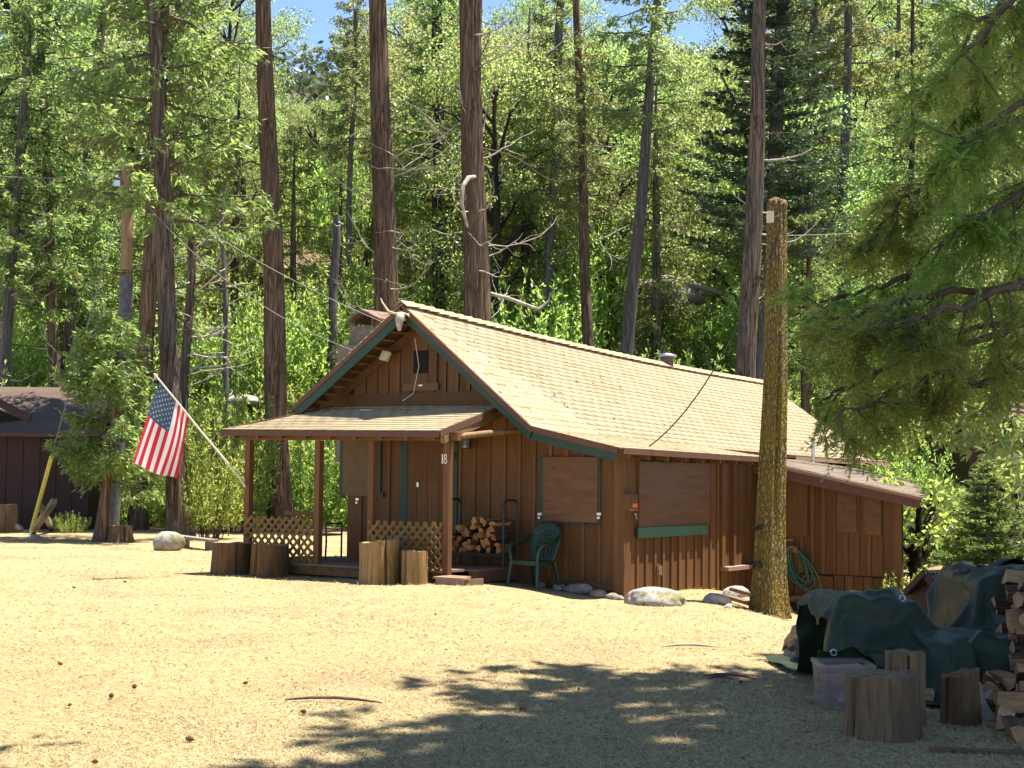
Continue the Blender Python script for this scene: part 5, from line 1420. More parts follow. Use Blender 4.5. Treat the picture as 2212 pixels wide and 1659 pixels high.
# --- green plastic chair
def build_chair():
    p = onground(1150, 1268); loc = Vector((.36, 23.12, G(.36, 23.12)))
    t = thing('garden_chair', 'dark green plastic armchair with a round lattice back by the front wall', 'chair', loc, R(-38))
    # local axes: -y is the front, x to the sitter's left
    def solid(o, th):
        md = o.modifiers.new('thickness', 'SOLIDIFY'); md.thickness = th; md.offset = 0
    # back: rounded shell with rows of slots
    b = MB(); nu, nv = 22, 30
    def bk(u, v):
        zz = .40 + .56 * v; half = .19 + .09 * math.sin(min(1, v * 1.35) * math.pi / 2)
        if v > .58: half *= math.sqrt(max(0.02, 1 - ((v - .58) / .44) ** 2))
        x = (u - .5) * 2 * half; y = .20 + .15 * v + .05 * (1 - (x / .3) ** 2) - .03
        return (x, y, zz)
    pts = [bk(i / nu, j / nv) for j in range(nv + 1) for i in range(nu + 1)]
    fs = []
    for j in range(nv):
        for i in range(nu):
            hole = False
            if 3 <= i < nu - 3:
                if 14 <= j < 26 and (i + (j // 2)) % 2 == 0 and (j % 2 == 0) and abs(i - nu / 2 + .5) < 7.5 - max(0, j - 21): hole = True
                if 3 <= j < 12 and i % 3 == 1: hole = True
            if not hole: fs.append((j * (nu + 1) + i, j * (nu + 1) + i + 1, (j + 1) * (nu + 1) + i + 1, (j + 1) * (nu + 1) + i))
    b.add(pts, fs, 0, True); o = b.build('backrest', M['chair'], t); solid(o, .014)
    rim = [bk(0, v / 14) for v in range(15)] + [bk(u / 10, 1) for u in range(1, 10)] + [bk(1, 1 - v / 14) for v in range(15)]
    b = MB(); b.tube(rim, .019, 7); b.build('back_rim', M['chair'], t)
    b = MB()
    b.grid(lambda u, v: ((u - .5) * (.50 - .07 * v), -.25 + .49 * v, .415 - .03 * math.sin(math.pi * u) * math.sin(math.pi * v) - .02 * v - (.035 * ((.12 - v) / .12) ** 2 if v < .12 else 0)), 12, 12)
    o = b.build('seat', M['chair'], t); solid(o, .022)
    b = MB(); b.bar((-.245, -.245, .385), (.245, -.245, .385), .02, .06); b.bar((-.245, -.24, .385), (-.21, .23, .375), .02, .06); b.bar((.245, -.24, .385), (.21, .23, .375), .02, .06); b.build('apron', M['chair'], t)
    for sg in (-1, 1):
        b = MB(); pa = [(sg * .235, -.245, .40), (sg * .268, -.255, .55), (sg * .285, -.235, .625), (sg * .295, -.16, .655), (sg * .298, .0, .665), (sg * .29, .13, .69), (sg * .272, .24, .75), (sg * .262, .30, .80)]
        b.tube([Vector(p) for p in pa], [.026, .026, .028, .033, .034, .032, .028, .022], 8); b.build('armrest', M['chair'], t)
        b = MB(); b.tube([(sg * .238, -.235, .41), (sg * .262, -.275, .2), (sg * .275, -.29, 0)], [.034, .03, .026], 6); b.build('leg', M['chair'], t)
        b = MB(); b.tube([(sg * .205, .22, .40), (sg * .225, .285, .2), (sg * .235, .32, 0)], [.034, .03, .026], 6); b.build('leg', M['chair'], t)
    return t
build_chair()
# --- bench with iron arm on the porch
bq, bz = F(705, 1180, -.6)
bn = thing('bench', 'low iron-armed bench in the shade of the porch beside the entrance', 'bench', mat=HM @ Matrix.Translation((bq - .25, -.62, DZ)))
for i in range(3): piece('slat', (-.55, -.2 + i * .14, .38), (.45, -.09 + i * .14, .41), M['deckwood'], bn)
for x in (-.5, .42):
    b = MB(); b.tube([(x, -.2, 0), (x, -.18, .3), (x, -.2, .56), (x, -.1, .585), (x, .2, .58)], .016, 6); b.tube([(x, .2, 0), (x, .2, .58)], .016, 6); b.build('frame', M['darkmetal'], bn)
# white bag of the lattice's far side: pale tarp-covered table seen through the slats is bright ground beyond

# --- hose on its holder and a clear bag on a plank shelf
hq, hz = F(1716, 1190, AS - .08)
hm = HM @ Matrix.Translation((hq, AS - .06, hz))
hh_ = thing('hose_holder', 'orange terracotta hose holder fixed to the rear addition', 'hose holder', mat=hm)
b = MB(); b.grid(lambda u, v: (.085 * math.cos(math.pi * (1 - u)) * (1 + .15 * v), -.16 * v, .075 * math.sin(math.pi * u) - .03 * (1 - math.sin(math.pi * u))), 10, 3); o = b.build('saddle', M['terracotta'], hh_); md = o.modifiers.new('t', 'SOLIDIFY'); md.thickness = .012
b = MB(); b.box((-.06, -.015, -.03), (.06, .0, .09)); b.build('bracket', M['terracotta'], hh_)
hs = thing('garden_hose', 'coiled green garden hose hanging on the orange holder', 'hose', mat=hm)
b = MB()
for i in range(6):
    w = .13 + .05 * i / 2; dn = .48 + .055 * i; off = .05 * (i % 3) + .03 * i; y = -.03 - .02 * i; pts = []
    for k in range(29):
        a = 2 * math.pi * k / 28; x = off * (1 - math.cos(a)) / 2 * 1.6 + w * math.sin(a) * (1.1 - .5 * (1 + math.cos(a)) / 2); zz = -dn / 2 * (1 - math.cos(a)) + .07
        pts.append((x, y + .01 * math.sin(3 * a), zz))
    b.tube(pts, .0125, 6, 0, False)
b.build('coil', M['hose'], hs)
pl = thing('plank_shelf', 'short round-edged plank propped beside the snag under the hose', 'plank', mat=HM)
q0, z0_ = F(1686, 1302, AS - .45); q1, z1_ = F(1737, 1291, AS - .1)
b = MB(); b.tube([(q0 - .3, AS - .55, z0_), (q1, AS - .1, z1_)], .055, 10); b.build('pole', M['deckwood'], pl)
b = MB(); b.box((q1 - .35, AS - .35, z1_ - .5), (q1 - .3, AS - .3, z1_ - .05)); b.build('prop', M['stumpdark'], pl)
b = MB(); q, z = F(1704, 1262, AS - .3); b.grid(lambda u, v: (q + .15 * math.cos(6.28 * u) * (1 - .25 * v), AS - .3 + .12 * math.sin(6.28 * u) * (1 - .25 * v), z + .22 - .44 * v + .02 * math.sin(20 * u)), 16, 4)
tag(b.build('clear_bucket', M['bin']), 'cloudy clear plastic bucket sitting below the hose', 'bucket')
for i, (a_, c_) in enumerate((((1573, 1300), (1632, 1322)), ((1580, 1292), (1640, 1312)))):
    b = MB(); A1, A2 = onground(*a_), onground(*c_); b.bar(A1 + Vector((0, .1, .07 + i * .07)), A2 + Vector((.1, .1, .07 + i * .07)), .12, .05)
    tag(b.build('plank', M['deckwood']), ('lower', 'upper')[i] + ' old plank of two lying on rocks left of the snag', 'plank')

# --- antlered skull at the gable peak
q, z = F(868, 690, S0 - .1)
sk = thing('deer_skull', 'bleached antlered deer skull hung on the gable peak', 'skull', mat=HM @ Matrix.Translation((q, S0 - .1, z)))
b = MB(); b.tube([(0, .02, .10), (0, -.02, .07), (.005, -.06, -.0), (.01, -.075, -.10), (.012, -.07, -.19)], [.03, .075, .078, .05, .026], 9); b.build('cranium', M['bone'], sk)
for sg in (-1, 1):
    b = MB(); b.tube([(sg * .06, -.03, .0), (sg * .10, -.03, -.02)], [.03, .008], 6); b.build('ear_bone', M['bone'], sk)
b = MB(); b.tube([(-.04, 0, .09), (-.14, -.02, .10), (-.24, -.05, .14), (-.36, -.05, .28), (-.40, -.05, .36)], [.02, .02, .018, .014, .006], 7); b.tube([(-.18, -.03, .11), (-.28, -.1, .07), (-.34, -.12, .1)], [.014, .01, .004], 6); b.build('antler', M['antler'], sk)
b = MB(); b.tube([(.04, 0, .09), (.13, -.02, .07), (.19, -.05, .03), (.2, -.07, .10)], [.02, .017, .012, .005], 7); b.build('antler', M['antler'], sk)

# --- flag on the left porch post
PA = HM @ Vector((posts[0][0] - .03, PF - .08, F(530, 1043, PF - .08)[1])); PT = at(337, 812, 23.3)
fg = thing('flag', 'american flag hanging from a white pole angled off the left porch post', 'flag', PA)
o_ = Matrix.Translation(-PA)
b = MB(); b.tube([o_ @ PA, o_ @ PA.lerp(PT, .5) + Vector((0, 0, -.01)), o_ @ PT], [.017, .015, .013], 8); b.build('pole', M['white'], fg)
b = MB(); b.tube([o_ @ PT, o_ @ (PT + (PT - PA).normalized() * .05)], [.028, .012], 8); b.tube([o_ @ (PA + Vector((.02, 0, -.06))), o_ @ (PA + (PT - PA).normalized() * .12)], .026, 8); b.build('fittings', M['cream'], fg)
ax = (PT - PA)
def poleY(px): return PA.y + (PT.y - PA.y) * (px - 530) / (337 - 530.0)
H0 = np.array(o_ @ (PA + ax * .965)); H1 = np.array(o_ @ (PA + ax * .635))
B0 = np.array(o_ @ at(284, 998, 23.55)); B1 = np.array(o_ @ at(383, 1034, 23.95))
R1 = np.array(o_ @ at(404, 960, 24.0))
def flag_pt(u, v):                        # u from hoist to fly, v from the canton edge across the stripes
    top_ = H0 + (H1 - H0) * v + np.array([.004, -.01, -.025])
    bot = B0 + (B1 - B0) * v + np.array([0, 0, -.03 * math.sin(v * math.pi) + .012 * math.sin(v * 9)])
    p = top_ + (bot - top_) * u
    p = p + np.array([.045 * math.sin(v * math.pi) * math.sin(u * math.pi) * (1 if v > .6 else .3), 0, 0]) * v
    dep = .055 * math.sin(v * 11.0 + 1.4 * u + .4) * (.35 + .9 * u) * (.4 + .6 * math.sin(min(1, u * 3) * 1.57)) + .03 * math.sin(v * 5 - u * 4)
    p = p + np.array([.012 * math.cos(v * 13 + u * 2) * u, dep, 0])
    return p
nu, nv = 40, 52
b = MB()
def fmat(i, j):
    if i < nu * .42 and j < nv * 7 / 13: return 2
    return 0 if (j * 13 // nv) % 2 == 0 else 1
b.grid(lambda u, v: flag_pt(u, v), nu, nv, fmat)
cl = b.build('cloth', [M['flagred'], M['flagwhite'], M['flagblue']], fg)
b = MB()
for r_ in range(9):
    for c_ in range(6 if r_ % 2 == 0 else 5):
        vv = (r_ + .75) / 9.5 * 7 / 13; uu = (c_ + (.55 if r_ % 2 == 0 else 1.05)) / 6.1 * .42
        c = flag_pt(uu, vv); du = flag_pt(uu + .01, vv) - c; dv = flag_pt(uu, vv + .01) - c
        nrm = np.cross(du, dv); nrm /= np.linalg.norm(nrm); nrm = nrm if nrm[1] < 0 else -nrm
        eu = du / np.linalg.norm(du); ev = dv / np.linalg.norm(dv)
        st_ = []
        for k in range(10):
            rr = .021 if k % 2 == 0 else .0088; a = k * math.pi / 5
            st_.append(c + nrm * .004 + (-eu * math.cos(a) + ev * math.sin(a)) * rr)
        b.add(st_, [tuple(range(10))]); b.add([p_ - 2 * nrm * .004 for p_ in st_], [tuple(range(10))[::-1]])
b.build('stars', M['flagwhite'], cl, kind='stuff')

# --- utility pole, guy wire, wires
ub = at(238, 1172, 37); ub.z = G(ub.x, ub.y); ut = at(275, 356, 37)
up_ = thing('utility_pole', 'leaning wooden utility pole with a dark wrapped lower half', 'utility pole', (ub.x, ub.y, ub.z))
o_ = Matrix.Translation(-ub); ud = o_ @ ut
def upz(f): return ud * f + Vector((.12 * math.sin(f * 3.1), 0, 0))
b = MB(); fs_ = [i / 14 for i in range(15)]; zc = .70
b.tube([upz(f) for f in fs_ if f >= zc - .03], [.17 - .035 * f for f in fs_ if f >= zc - .03], 16); b.build('pole', M['pole'], up_)
b = MB(); fl_ = [0, .15, .3, .45, .6, zc]; b.tube([upz(f) for f in fl_], [.182 - .03 * f for f in fl_], 16); b.build('wrap', M['polewrap'], up_)
b = MB(); t_ = upz(.985); b.tube([t_ + Vector((-.14, -.05, .0)), t_ + Vector((-.35, -.1, -.03)), t_ + Vector((-.3, -.1, -.15)), t_ + Vector((-.15, -.08, -.2))], .022, 6); b.box((t_.x - .28, t_.y - .2, t_.z - .42), (t_.x - .12, t_.y - .08, t_.z - .28)); b.build('fittings', M['metal'], up_)
def wire(label, P, r, mat='wire', sagm=.2, n=14, name='wire', cat='wire'):
    b = MB(); A, B_2 = Vector(P[0]), Vector(P[1])
    b.tube([A.lerp(B_2, i / n) + Vector((0, 0, -sagm * 4 * (i / n) * (1 - i / n))) for i in range(n + 1)], r, 5); return tag(b.build(name, M[mat]), label, cat)
T_ = ub + upz(.97)
wire('overhead wire running left from the utility pole top', (T_ + Vector((-.15, 0, .05)), at(-120, 366, 36)), .009, 'wire', .15)
CH = at(812, 742, 26.5)
wire('upper overhead wire sloping from the utility pole to the cabin roof', (T_ + Vector((.1, -.1, 0)), at(836, 700, 27)), .0075, 'wire', .25)
wire('lower overhead wire sloping from the utility pole to the cabin roof', (T_ + Vector((.1, -.1, -.25)), at(770, 760, 27)), .006, 'wire', .5)
ga = at(64, 1152, 36.2); ga.z = G(ga.x, ga.y)
wire('thin guy wire slanting down left from the utility pole', (T_ + Vector((-.1, 0, -.5)), ga), .014, 'wire', 0.0)
gy = thing('guy_guard', 'yellow plastic guard sleeve on the guy wire', 'guy wire guard', ga)
gd = (T_ + Vector((-.1, 0, -.5)) - ga); b = MB(); b.tube([gd * .015, gd * .235], .05, 9); b.build('sleeve', M['yellow'], gy)
b = MB(); b.tube([Vector((0, 0, -.1)), gd * .02], .03, 6); b.build('anchor', M['metal'], gy)
js = snag.location + Vector((dx - .02, -.14, hgt - .55))
wire('dark drop cable slanting from the snag box to the cabin eave', (js, HM @ Vector((.27, S(1402, 966, .27)[0], rz(.27, .7) + .06))), .011, 'wiredark', .45)
wire('thin wire running right from the snag towards the right cabin', (js + Vector((.1, .1, .0)), at(2300, 452, 34)), .006, 'wire', .12)

# --- left cabin
lc = thing('dark_cabin', 'dark brown cabin with shadowed roof at the left edge', 'cabin', (0, 0, 0))
LY = 41.0
rx = at(190, 1140, LY); gz = G(rx.x, rx.y) - .1
wl_ = MB(); wl_.box((rx.x - 9, LY, gz), (rx.x, LY + .12, at(100, 928, LY).z)); wl_.box((rx.x - .12, LY + .12, gz), (rx.x, LY + 6, at(100, 928, LY).z)); 
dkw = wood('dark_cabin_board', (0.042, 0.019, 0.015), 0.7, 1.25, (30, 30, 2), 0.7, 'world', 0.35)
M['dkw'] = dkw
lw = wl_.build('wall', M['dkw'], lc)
x = rx.x
while x > rx.x - 5.2:
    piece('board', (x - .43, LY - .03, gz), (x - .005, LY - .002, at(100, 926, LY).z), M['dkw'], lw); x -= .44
zeave = at(100, 928, LY).z; zr_l = at(60, 836, LY + 3).z
b = MB(); ex = at(215, 920, LY - .6).x
b.add([(ex - 9.5, LY - .6, zeave - .08), (ex, LY - .6, zeave - .08), (ex - .6, LY + 3, zr_l), (ex - 9.5, LY + 3, zr_l), (ex - .6, LY + 6.6, zeave), (ex - 9.5, LY + 6.6, zeave)], [(0, 1, 2, 3), (3, 2, 4, 5)])
b.add([(ex - 9.5, LY - .6, zeave - .2), (ex, LY - .6, zeave - .2), (ex, LY - .6, zeave - .08), (ex - 9.5, LY - .6, zeave - .08)], [(0, 1, 2, 3)])
b.add([(ex - .05, LY - .5, zeave - .15), (ex - .6, LY + 3, zr_l - .1), (ex - .6, LY + 6.4, zeave - .1)], [(0, 1, 2)])
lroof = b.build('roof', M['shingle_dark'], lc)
for i in range(9):
    f = i / 9; ya = LY - .62 + 3.6 * f; za = zeave - .08 + (zr_l - zeave + .08) * f
    piece_bar('shingle_course', (ex - 5.4, ya + .15, za + .035), (ex - .6 * f - .01, ya + .15, za + .035), .40, .025, M['shingle_dark'], lroof, up=(0, -.4, .9))
# gable dormer edge visible over the eave
dz = at(0, 868, LY - .2).z
b = MB(); pA, pB = at(-30, 855, LY - .3), at(66, 905, LY - .5)
b.bar(pA, pB, .06, .2)
b.build('barge_board', M['dkw'], lc)
b = MB(); b.add([at(-40, 868, LY - .1), at(52, 908, LY - .1), at(-40, 916, LY - .1)], [(0, 1, 2)]); b.build('gable_opening', M['black'], lc)
# crossed posts and stump by it
cr = thing('crossed_posts', 'two grey posts crossed like a saw-horse before the left cabin', 'posts', onground(90, 1147, 36))
o_ = Matrix.Translation(-cr.location)
b = MB(); b.bar(o_ @ (onground(66, 1152) + Vector((0, .1, 0))), o_ @ at(117, 1083, 35.6), .13, .13); b.build('post', M['greywood'], cr)
b = MB(); b.bar(o_ @ (onground(108, 1148) + Vector((0, .3, 0))), o_ @ at(86, 1092, 36.3), .12, .12); b.build('post', M['greywood'], cr)
p = onground(4, 1150); stump('stump', 'pale cut log at the left picture edge', (p.x, p.y + .2, p.z - .05), .3, .75, 'stumpgrey', 'endgrain', 21)
p = onground(32, 1150); rock('brown stone beside the pale cut log at the left edge', (p.x, p.y, p.z + .08), .25, .2, .16, 'rock2', 41, 0, 'stone', sub=2)
p = onground(255, 1172); stump('stump', 'low old stump right of the utility pole foot', (p.x, p.y + .2, p.z - .05), .28, .42, 'stumpgrey', 'endgrain', 22, flare=.3)
for px, py, w, lab in ((285, 1118, 1.0, 'grey board panel lying beyond the utility pole'), (458, 1118, 1.3, 'dark plank edging behind the flag cedar')):
    p = onground(px, py, 42); b = MB(); b.box((-w / 2, -.04, 0), (w / 2, .04, .5), 0, Matrix.Translation(p) @ Matrix.Rotation(R(-12), 4, 'Y')); tag(b.build('board_panel', M['stumpgrey']), lab, 'boards')
# plank bench behind the left log round
pbn = thing('plank_bench', 'low grey plank bench behind the left log round', 'bench', onground(430, 1186, 33))
o_ = Matrix.Translation(-pbn.location)
for i in range(2): piece_bar('plank', o_ @ (at(384, 1158, 33.4 + i * .3)), o_ @ (at(462, 1168, 31.6 + i * .3)), .2, .05, M['greywood'], pbn)
for px, py in ((398, 1164), (452, 1170)): 
    q_ = o_ @ at(px, py, 33.0 if px < 420 else 32.0); piece('leg', (q_.x - .07, q_.y - .1, G(*(at(px, py, 33).xy)) - pbn.location.z), (q_.x + .07, q_.y + .25, q_.z), M['rock2'], pbn)

# --- right cabin, up the slope
RY = 44.0
rc = thing('dark_gabled_cabin', 'dark gabled cabin half hidden by boughs at the right edge', 'cabin', (0, 0, 0))
ap, le, re_ = at(2140, 864, RY), at(2080, 918, RY), at(2235, 985, RY)
gz = G(ap.x, RY) - 1.0; zl = at(2110, 920, RY).z
b = MB(); lx = at(2092, 1000, RY).x; rx2 = at(2230, 1000, RY).x
b.add([(lx, RY, gz), (rx2, RY, gz), (rx2, RY, at(2225, 970, RY).z), (ap.x, RY, ap.z - .1), (lx, RY, at(2092, 905, RY).z), (lx, RY + 5, gz), (lx, RY + 5, ap.z - 1)], [(0, 1, 2, 3, 4), (5, 0, 4, 6)]); w_ = b.build('wall', M['dkw'], rc)
x = lx
while x < rx2 - .2:
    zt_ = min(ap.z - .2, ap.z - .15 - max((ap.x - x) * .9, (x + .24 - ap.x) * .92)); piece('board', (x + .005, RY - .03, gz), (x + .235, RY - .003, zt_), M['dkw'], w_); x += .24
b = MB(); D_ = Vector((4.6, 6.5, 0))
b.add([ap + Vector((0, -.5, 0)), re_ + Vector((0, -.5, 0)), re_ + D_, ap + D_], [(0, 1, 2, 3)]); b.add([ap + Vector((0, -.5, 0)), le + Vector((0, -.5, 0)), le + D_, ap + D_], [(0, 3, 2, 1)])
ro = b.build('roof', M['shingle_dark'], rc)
n = 11
for i in range(n):
    a_ = ap.lerp(re_, (i + .8) / n) + Vector((0, -.52, .03)); piece_bar('shingle_course', a_, a_ + D_, .22, .02, M['shingle_dark'], ro, up=(.68, -.2, .73))
piece_bar('barge_board', ap + Vector((0, -.52, -.06)), re_ + Vector((0, -.52, -.06)), .05, .16, M['dkw'], rc); piece_bar('barge_board', ap + Vector((0, -.52, -.06)), le + Vector((0, -.52, -.06)), .05, .16, M['dkw'], rc)
wx, wz = at(2175, 1012, RY), at(2205, 1045, RY)
wd = thing('window', None, None); wd.parent = rc
piece('pane', (wx.x - .35, RY - .06, wz.z), (wz.x + .1, RY - .035, wx.z + .55), M['glass'], wd)
piece('frame', (wx.x - .42, RY - .07, wz.z - .05), (wx.x - .35, RY - .035, wx.z + .6), M['dkw'], wd)
p = at(2084, 905, RY - 1); b = MB(); b.tube([(p.x, p.y, p.z - .8), (p.x, p.y, p.z + .3)], .06, 7); tag(b.build('vent_post', M['metal']), 'grey pipe standing left of the right cabin gable', 'pipe')

# --- small shingled hut behind the tarp, tree shade put into its dark colours
hp = at(2000, 1330, 19.0); gh = G(hp.x, hp.y)
ht = thing('small_hut', 'small low hut behind the tarp, its wooden shingles coloured dark as in shade', 'hut', (hp.x, hp.y, gh))
o_ = Matrix.Translation(-ht.location)
A1 = o_ @ at(2000, 1240, 18.6); A2 = o_ @ at(2088, 1236, 19.8); E1 = o_ @ at(2056, 1312, 18.2); E2 = o_ @ at(2140, 1300, 19.4); W1 = o_ @ at(1952, 1285, 18.9); W2 = o_ @ at(2040, 1280, 20.1)
b = MB(); b.add([A1, A2, E2, E1], [(0, 1, 2, 3)]); b.add([A1, A2, W2, W1], [(0, 3, 2, 1)]); hroof = b.build('roof', M['tealroof'], ht)
b = MB(); dn = Vector((0, .25, -.02)); b.add([A1 + dn, E1 + dn, Vector((E1.x, E1.y + .3, -.3)), Vector((W1.x + .08, W1.y + .2, -.3)), W1 + dn + Vector((.08, 0, 0))], [(0, 1, 2, 3, 4)]); b.add([E1 + dn, E2 + dn, Vector((E2.x, E2.y, -.3)), Vector((E1.x, E1.y + .3, -.3))], [(0, 1, 2, 3)]); b.build('wall', M['dkw'], ht)
for r_ in range(4):
    for c_ in range(9):
        f0 = r_ / 4; a_ = (A1.lerp(E1, f0)).lerp(A2.lerp(E2, f0), (c_ + .5) / 9); c2 = (A1.lerp(E1, f0 + .29)).lerp(A2.lerp(E2, f0 + .29), (c_ + .5) / 9)
        nrm = (E1 - A1).cross(A2 - A1).normalized(); nrm = nrm if nrm.z > 0 else -nrm
        piece_bar('shingle', a_ + nrm * .012, c2 + nrm * .03, (A2 - A1).length / 9 * .95, .012, M['tealroof'], hroof, up=nrm)
piece_bar('ridge_board', A1 + Vector((-.02, -.03, .03)), A2 + Vector((0, 0, .03)), .10, .025, M['tealroof'], hroof); piece_bar('ridge_board', A1 + Vector((-.03, -.03, .02)), W1 + Vector((0, -.03, .02)), .03, .07, M['dkw'], ht)
piece_bar('ridge_board', A1 + Vector((0, -.03, 0)), E1 + Vector((0, -.03, 0)), .03, .07, M['dkw'], ht)

# --- the tarp pile
tsn = SN(201)
TP = Vector((3.2, 12.2, G(3.2, 12.2)))
tp = thing('tarp', 'crumpled dark green tarp draped over the woodpile', 'tarp', TP)
PILE = [(2.80, 12.35, .34, .42, .68, .12), (2.92, 12.2, .14, .16, .73, -.3), (2.62, 12.2, .16, .35, .52, .3), (4.14, 13.1, .36, .62, .82, 0), (4.10, 12.75, .2, .2, .90, .5), (3.55, 12.7, .55, .5, .26, 0), (3.45, 12.05, .75, .34, .30, .05),
        (3.25, 11.75, .10, .22, .42, .5), (3.8, 11.85, .22, .12, .45, -.2), (2.45, 11.30, .22, .16, .335, 0), (4.15, 12.3, .3, .3, .55, .2), (3.56, 12.3, .10, .25, .40, .7)]
def pile_h(x, y):                           # the stacked wood under the sheet, as heights over the ground
    h = np.zeros_like(x)
    for cx, cy, hx, hy, hh_, an in PILE:
        dx_, dy_ = x - cx, y - cy; u = dx_ * math.cos(an) + dy_ * math.sin(an); w = -dx_ * math.sin(an) + dy_ * math.cos(an)
        d = np.maximum(np.abs(u) - hx, np.abs(w) - hy); h = np.maximum(h, hh_ * (1 - sstep(-.02, .13, d)) + .02 * np.sin(u * 21) * (d < 0))
    return h
def drape():
    """lets a loose sheet fall on the pile: springs solved over and over, kept above the wood and the ground"""
    nx, ny = 92, 88; x0, x1, y0, y1 = 2.28, 4.72, 11.02, 13.95
    rg = np.random.RandomState(4); U, W = np.meshgrid(np.linspace(0, 1, nx), np.linspace(0, 1, ny))
    X = x0 + (x1 - x0) * U + .10 * np.sin(W * 5) * (U - .5); Y = y0 + (y1 - y0) * W + .10 * np.sin(U * 9 + 1) * (1 - W)
    P = np.stack([X, Y, 1.25 + .05 * rg.normal(size=X.shape)], -1); Q = P.copy()
    dx_ = (x1 - x0) / (nx - 1) * 1.15; dy_ = (y1 - y0) / (ny - 1) * 1.12; dd = math.hypot(dx_, dy_)
    cons = []
    for (di, dj, L) in ((0, 1, dx_), (1, 0, dy_), (1, 1, dd), (1, -1, dd), (0, 3, 3 * dx_), (3, 0, 3 * dy_)):
        for par in range(2):
            cons.append((di, dj, L, par))
    for it in range(230):
        V = (P - Q) * .90; Q = P.copy(); P = P + V; P[..., 2] -= .0045
        for sub_ in range(5):
            for di, dj, L, par in cons:
                i0 = slice(None, P.shape[0] - di); i1 = slice(di, None)
                if dj >= 0: j0 = slice(None, P.shape[1] - dj); j1 = slice(dj, None)
                else: j0 = slice(-dj, None); j1 = slice(None, P.shape[1] + dj)
                A = P[i0, j0]; B = P[i1, j1]; D = B - A; ln = np.linalg.norm(D, axis=-1, keepdims=True)
                k = .24 if max(abs(di), abs(dj)) < 3 else .02
                f = (ln - L) / np.maximum(ln, 1e-6) * k
                if max(abs(di), abs(dj)) == 3: f = np.minimum(f, 0) * 1.0
                P[i0, j0] = A + D * f; P[i1, j1] = P[i1, j1] - D * f
            g = ground(P[..., 0].ravel(), P[..., 1].ravel()).reshape(P.shape[:2]) + pile_h(P[..., 0], P[..., 1]) + .012
            low = P[..., 2] < g
            P[..., 2] = np.where(low, g, P[..., 2])
            Q[..., :2] = np.where(low[..., None], Q[..., :2] * .3 + P[..., :2] * .7, Q[..., :2])
    return P
FOLD = np.random.RandomState(17); FOLDS = [(FOLD.normal(size=3), FOLD.uniform(0, 1), FOLD.uniform(.2, .6)) for _ in range(9)]
def crumple(p):                             # straight creases, as in a sheet that has been folded and trodden
    q = np.array(p); q = q + .10 * np.array([math.sin(2.3 * q[2] + 1), math.sin(2.9 * q[0]), math.sin(2.1 * q[0] + 1.7 * q[1])]); s = 0
    for n_, ph, lam in FOLDS:
        x = (q @ n_ / np.linalg.norm(n_) / lam + ph) % 1.0; s += lam * .5 * (.5 - abs(x - .5))
    return s
SHEET = drape()
_k = np.array([[crumple(Vector(p_)) for p_ in row_] for row_ in SHEET])
SHEET[..., 2] += .13 * (_k - _k.min()); SHEET[..., 1] -= .16 * (_k - _k.mean()); SHEET[..., 0] += .07 * (_k - _k.mean())
me = big_mesh('sheet', (SHEET - np.array(TP)).reshape(-1, 3), np.stack([(i_ := np.arange(SHEET.shape[0] * SHEET.shape[1]).reshape(SHEET.shape[:2]))[:-1, :-1], i_[:-1, 1:], i_[1:, 1:], i_[1:, :-1]], -1).reshape(-1, 4), M['tarp'], True)
o = child('sheet', me, tp); md = o.modifiers.new('t', 'SOLIDIFY'); md.thickness = .005
md = o.modifiers.new('s', 'SUBSURF'); md.levels = 1; md.render_levels = 1
for ri, ci in ((30, 26), (1, 30), (1, 4), (2, 60)):
    p = Vector(SHEET[ri, ci]) - TP; b = MB(); b.tube([p + Vector((.022 * math.cos(a), -.02, .022 * math.sin(a) + .01)) for a in [R(x) for x in range(0, 361, 30)]], .006, 5); b.build('eyelet', M['metal'], tp)
bs = thing('black_sheet', 'small black plastic sheet folded on top of the right hump of the tarp', 'tarp', (4.1, 13.1, 1.1))
o_ = Matrix.Translation(-bs.location)
def bsp(u, v):
    x_, y_ = 3.78 + .75 * u + .1 * v, 13.3 - .55 * v + .12 * u
    ii = np.argmin((SHEET[..., 0] - x_) ** 2 + (SHEET[..., 1] - y_) ** 2); z_ = SHEET[..., 2].ravel()[ii]
    return o_ @ Vector((x_, y_, max(z_, .75) + .035 + .025 * tsn(np.array([[u * 5, v * 4, 0]]))[0]))
b = MB(); b.grid(bsp, 24, 10); o = b.build('sheet', M['tarpblack'], bs); md = o.modifiers.new('t', 'SOLIDIFY'); md.thickness = .006
